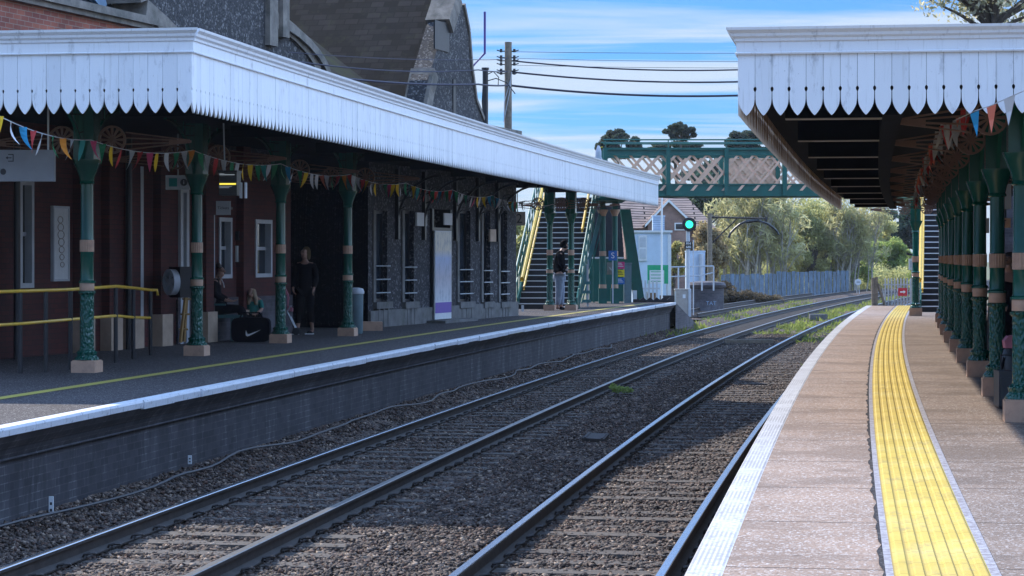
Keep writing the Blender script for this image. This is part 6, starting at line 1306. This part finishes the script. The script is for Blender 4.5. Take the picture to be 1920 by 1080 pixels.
# ------------------------------------------------------------------ vegetation
def leaves_mesh(name, mat, C, N, size, parent=None, inv=None, up=.0):
    """C: array of clump centres and radii (x,y,z,rx,ry,rz)"""
    C = np.array(C, float); w = (C[:, 3]*C[:, 4]*C[:, 5])**.6; N = int(N*(1.9 if N > 3000 and size > .06 else 1)); size = size*(.72 if size > .1 else 1); idx = rng.choice(len(C), N, p=w/w.sum()); c = C[idx]
    d = rng.normal(size=(N, 3)); d /= np.linalg.norm(d, axis=1)[:, None]; r = rng.random(N)**.45; pos = c[:, :3]+d*r[:, None]*c[:, 3:6]
    a = rng.normal(size=(N, 3)); a[:, 2] += up*np.abs(rng.normal(size=N))*2; a /= np.linalg.norm(a, axis=1)[:, None]; b = np.cross(a, rng.normal(size=(N, 3))); b /= np.linalg.norm(b, axis=1)[:, None]
    s = size*(.5+rng.random(N)); el = 1.0+up*3
    V = np.stack([pos-a*s[:, None]*el, pos+b*s[:, None]*.45, pos+a*s[:, None]*el, pos-b*s[:, None]*.45], 1).reshape(-1, 3)
    if inv is not None: Mi = np.array(inv); V = V @ Mi[:3, :3].T+Mi[:3, 3]
    me = bpy.data.meshes.new(name); me.vertices.add(N*4); me.vertices.foreach_set('co', V.ravel()); me.loops.add(N*4); me.loops.foreach_set('vertex_index', np.arange(N*4, dtype=np.int32)); me.polygons.add(N); me.polygons.foreach_set('loop_start', np.arange(0, N*4, 4, dtype=np.int32)); me.polygons.foreach_set('loop_total', np.full(N, 4, np.int32))
    cl = rng.random(len(C)); ti = np.clip(cl[idx]*.55+rng.random(N)*.45, 0, 1); at = me.attributes.new('tint', 'FLOAT', 'POINT'); at.data.foreach_set('value', np.repeat(ti, 4).astype(np.float32))
    me.materials.append(M[mat]); me.update(); o = bpy.data.objects.new(name, me); COL.objects.link(o); o.parent = parent; return o
def tree(name, px, Y, y_top, y_bot, wpx, mat, label, N=5000, size=.16, bark='bark', group=None, trunk=True, nc=26, up=0.0, zb=-2.7, shape='round', branches=14):
    x = P(px, 0, Y).x; s = F/Y; zt2 = (484-y_top)/s; zl = (484-y_bot)/s; rw = wpx/2/s; cz = (zt2+zl)/2; rh = (zt2-zl)/2
    t = thing(name, (x, Y, zb), label, 'tree' if 'bush' not in name else 'bush', group); iv = inv_of(t); C = []
    for k in range(nc):
        while True:
            q = rng.random(3)*2-1
            if (q**2).sum() <= 1: break
        hz = q[2]; lat = 1.0
        if shape == 'up': lat = .65+.35*(1-abs(hz))
        if shape == 'pine': q[2] *= .9; lat = 1-.3*hz
        C.append((x+q[0]*rw*.82*lat, Y+q[1]*rw*.7, cz+q[2]*rh*.85, rw*(rng.uniform(.14, .38) if shape != 'pine' else rng.uniform(.13, .24)), rw*.3, rh*rng.uniform(.13, .34) if shape != 'pine' else rh*rng.uniform(.14, .24)))
    leaves_mesh('crown', mat, C, N, size, t, iv, up)
    mb = MB(); rt_ = max(.05, rw*.06)
    mb.tube([(x, Y, zb), (x+.1*rw, Y, (zb+cz)/2), (x-.05*rw, Y, cz), (x, Y, zt2-rh*.3)], [rt_*1.3, rt_, rt_*.7, rt_*.25], 7)
    for k in range(branches):
        c = C[int(rng.integers(len(C)))]; z0 = min(c[2]-.1, zl+(c[2]-zl)*rng.uniform(.0, .5)); z0 = max(z0, zb+.3); mid = ((x+c[0])/2, (Y+c[1])/2, (z0+c[2])/2+.1*rh); mb.tube([(x, Y, z0), mid, (c[0], c[1], c[2]+.1*rh)], [rt_*.5, rt_*.33, rt_*.12], 5)
    mb.build('trunk', bark, t, inv=iv); return t
# Scots pines seen over the footbridge
tree('pine_tree', 1160, 170, 236, 305, 92, 'leaf_pine', 'dark pine crown above the left end of the footbridge', 9000, .15, nc=34, shape='pine', branches=24)
tree('pine_tree', 1122, 175, 262, 305, 46, 'leaf_pine', 'small low pine branches left of the footbridge end', 2400, .14, nc=12, shape='pine')
tree('pine_tree', 1278, 168, 226, 266, 76, 'leaf_pine', 'tall round topped pine standing above the middle of the footbridge', 6500, .15, nc=26, shape='pine', branches=22)
tree('pine_tree', 1268, 172, 258, 310, 140, 'leaf_pine', 'wide low pine crown behind the middle of the footbridge railing', 8000, .15, nc=34, shape='pine')
tree('pine_tree', 1398, 170, 234, 305, 100, 'leaf_pine', 'dark pine crown partly hidden by the right canopy edge', 9000, .15, nc=34, shape='pine', branches=24)
tree('dark_tree', 1350, 190, 300, 420, 230, 'leaf_dark', 'dark evergreen mass behind the house roof', 6500, .30, nc=30)
# behind the tracks, from left to right
tree('autumn_bush', 1262, 128, 440, 545, 60, 'leaf_yellow', 'yellowish bush between the portable building and signal', 3200, .10, nc=16)
tree('autumn_bush', 1322, 126, 418, 540, 92, 'leaf_rust', 'russet leaved bush behind the tall pale cabinet', 5200, .10, nc=44)
tree('leafy_bush', 1392, 160, 432, 560, 130, 'leaf_pale', 'pale scrubby bush above the left part of the fence', 5200, .12, nc=24)
tree('leafy_bush', 1466, 164, 412, 560, 96, 'leaf_yellow', 'yellow leaved bush right of the loading bow', 8000, .10, nc=40)
tree('leafy_tree', 1520, 168, 372, 540, 130, 'leaf_pale', 'large pale grey green tree above the middle of the fence', 9000, .16, nc=34, branches=30)
tree('leafy_tree', 1592, 170, 425, 548, 110, 'leaf_green', 'bright green rounded tree at the right end of the fence', 9000, .14, nc=30)
tree('leafy_tree', 1668, 182, 440, 548, 100, 'leaf_green', 'green bushy tree behind the palisade gate', 8000, .15, nc=28)
tree('dark_tree', 1690, 215, 385, 480, 170, 'leaf_dark', 'dark evergreen tree behind the far end of the right canopy', 8000, .24, nc=30)
tree('dark_tree', 1540, 230, 375, 520, 220, 'leaf_dark', 'dark tree mass in the gap behind the pale trees', 7000, .32, nc=26)
tree('leafy_tree', 1455, 200, 372, 500, 200, 'leaf_pale', 'hazy tree crown behind the bare stems', 8000, .2, nc=30)
tree('leafy_tree', 1632, 200, 395, 520, 130, 'leaf_pale', 'pale tree filling the gap left of the lone column', 7000, .2, nc=26)
tree('leafy_tree', 1500, 212, 352, 520, 240, 'leaf_pale', 'broad pale tree crown filling the gap behind the middle of the fence', 9000, .2, nc=44)
C = [(P(q, 0, 128).x+rng.normal()*.3, 127.5+rng.random()*2, -2.4+rng.random()*max(.1, 1.0-(q-1340)/110), .45, .4, .28) for q in range(1338, 1452, 3)]; tag(leaves_mesh('brambles', 'leaf_bramble', C, 5000, .08), 'brown tangled brambles hiding the left part of the fence', 'brambles', kind='stuff')
tree('leafy_bush', 1745, 160, 440, 560, 90, 'leaf_green', 'green bush seen behind the right staircase', 3500, .14, nc=16)
tree('leafy_bush', 985, 84, 395, 545, 70, 'leaf_pale', 'pale bush glimpsed left of the yellow railed steps', 4200, .07, nc=18, zb=-2)
tree('dark_tree', 1195, 185, 372, 470, 110, 'leaf_dark', 'dark tree behind the house at the canopy end', 4500, .25, nc=18)
# blossom tree over the right canopy
t = tree('blossom_tree', 1860, 44, -110, 66, 340, 'blossom', 'pale blossoming tree rising above the right canopy', 3400, .05, nc=46, zb=ZR-.5, branches=60)
# grass
def bare_tree(px, Y, y_top, y_bot, wpx, label, seed, N=3200, lean=0):
    rr = random.Random(seed); x = P(px, 0, Y).x; s = F/Y; zt2 = (484-y_top)/s; zb2 = -2.7; rw = wpx/2/s
    t = thing('bare_tree', (x, Y, zb2), label, 'tree'); iv = inv_of(t); mb = MB(); C = []
    for k in range(20):
        bx_ = x+rr.uniform(-.75, .75)*rw; tx = bx_+rr.uniform(-.35, .35)*rw+lean*rw; top = zb2+(zt2-zb2)*rr.uniform(.72, 1.0); yy = Y+rr.uniform(-1.5, 1.5); pts = []
        for j in range(7): q = j/6; pts.append(Vector((bx_+(tx-bx_)*q**1.4+rr.uniform(-.08, .08), yy+rr.uniform(-.1, .1), zb2+(top-zb2)*q)))
        r0 = rr.uniform(.05, .11); mb.tube(pts, [r0*(1-.8*j/6) for j in range(7)], 5)
        for m in range(9):
            j = rr.randint(2, 5); a = pts[j]; d = Vector((rr.uniform(-1, 1), rr.uniform(-.6, .6), rr.uniform(.8, 1.9))).normalized()*rr.uniform(.8, 2.2); mb.tube([a, a+d*.5+Vector((0, 0, .1)), a+d], [.035, .024, .010], 4)
            for w_ in range(3): e_ = a+d*rr.uniform(.3, .9); d2 = Vector((rr.uniform(-1, 1), rr.uniform(-.5, .5), rr.uniform(.4, 1.6))).normalized()*rr.uniform(.4, 1.0); mb.tube([e_, e_+d2], [.016, .006], 3)
            C.append((a.x+d.x, a.y+d.y, a.z+d.z, .5, .5, .6))
    mb.build('trunk', 'birch', t, inv=iv); leaves_mesh('twigs', 'leaf_grey', C, N, .09, t, iv, .6); return t
def grass(name, N, y0, y1, o0, o1, label, size=.09):
    C = []
    for k in range(90):
        Y = y0+(y1-y0)*rng.random(); o = o0+(o1-o0)*rng.random(); p = cp(Y, o); C.append((p.x, Y, -2.50 if o > -7.6 else -2.66, .5, 1.3, .05))
    return tag(leaves_mesh(name, 'grass', C, N, size, up=.5), label, 'grass', kind='stuff')
# bare stemmed trees
bare_tree(1382, 152, 368, 520, 100, 'bare pale stemmed tree left of the loading bow', 1)
bare_tree(1430, 150, 366, 520, 100, 'bare pale stemmed tree behind the loading bow', 2)
bare_tree(1590, 168, 385, 545, 110, 'twiggy grey tree with bare upper branches right of the pale tree', 3, lean=.3)
grass('grass', 3800, 68, 125, -8.6, -6.9, 'yellow green grass growing beside the far track beyond the platform end')
grass('grass', 1900, 48, 66, -1.15, -.75, 'strip of bright green grass beside the right platform wall', .07)
grass('grass', 2600, 75, 150, -4.3, -3.4, 'sparse grass between the tracks beyond the bridge', .06)
grass('grass', 600, 67, 90, -3.0, -2.2, 'thin weeds on the near track beyond the bridge', .05)
p = cp(41.5, -4.45); o = leaves_mesh('weed_clump', 'leaf_green', [(p.x, p.y, -2.40, .16, .25, .06), (p.x+.15, p.y+.3, -2.42, .12, .2, .05), (p.x-.1, p.y-.1, -2.36, .08, .1, .08)], 420, .03); tag(o, 'small green weed clump growing beside the dull inner rail', 'weed')
for nm_, px, Y, r in (('hedge', 1480, 168, 0),):
    C = [(P(q, 0, 172).x, 172+rng.random()*6, -2.2+rng.random()*1.2, 1.6, 1.2, 1.0) for q in range(1330, 1790, 9)]; tag(leaves_mesh('undergrowth', 'leaf_pale', C, 15000, .14), 'low tangled undergrowth under the far trees', 'undergrowth', kind='stuff')

hz_ = MB().box(-260, 330, -3, 420, -3.8, 46).build('haze', 'ground'); tag(hz_, kind='stuff'); tag(hz_, 'thin bluish spring haze in the air over the station and trees', 'haze')
t = NT('haze_air'); t.t.nodes.remove(t.b); v_ = t.n('ShaderNodeVolumePrincipled'); v_.inputs['Color'].default_value = (.75, .85, 1, 1); v_.inputs['Density'].default_value = .00015; v_.inputs['Anisotropy'].default_value = .3; t.l(v_.outputs[0], t.o.inputs['Volume'])
hz_.data.materials.clear(); hz_.data.materials.append(t.m)
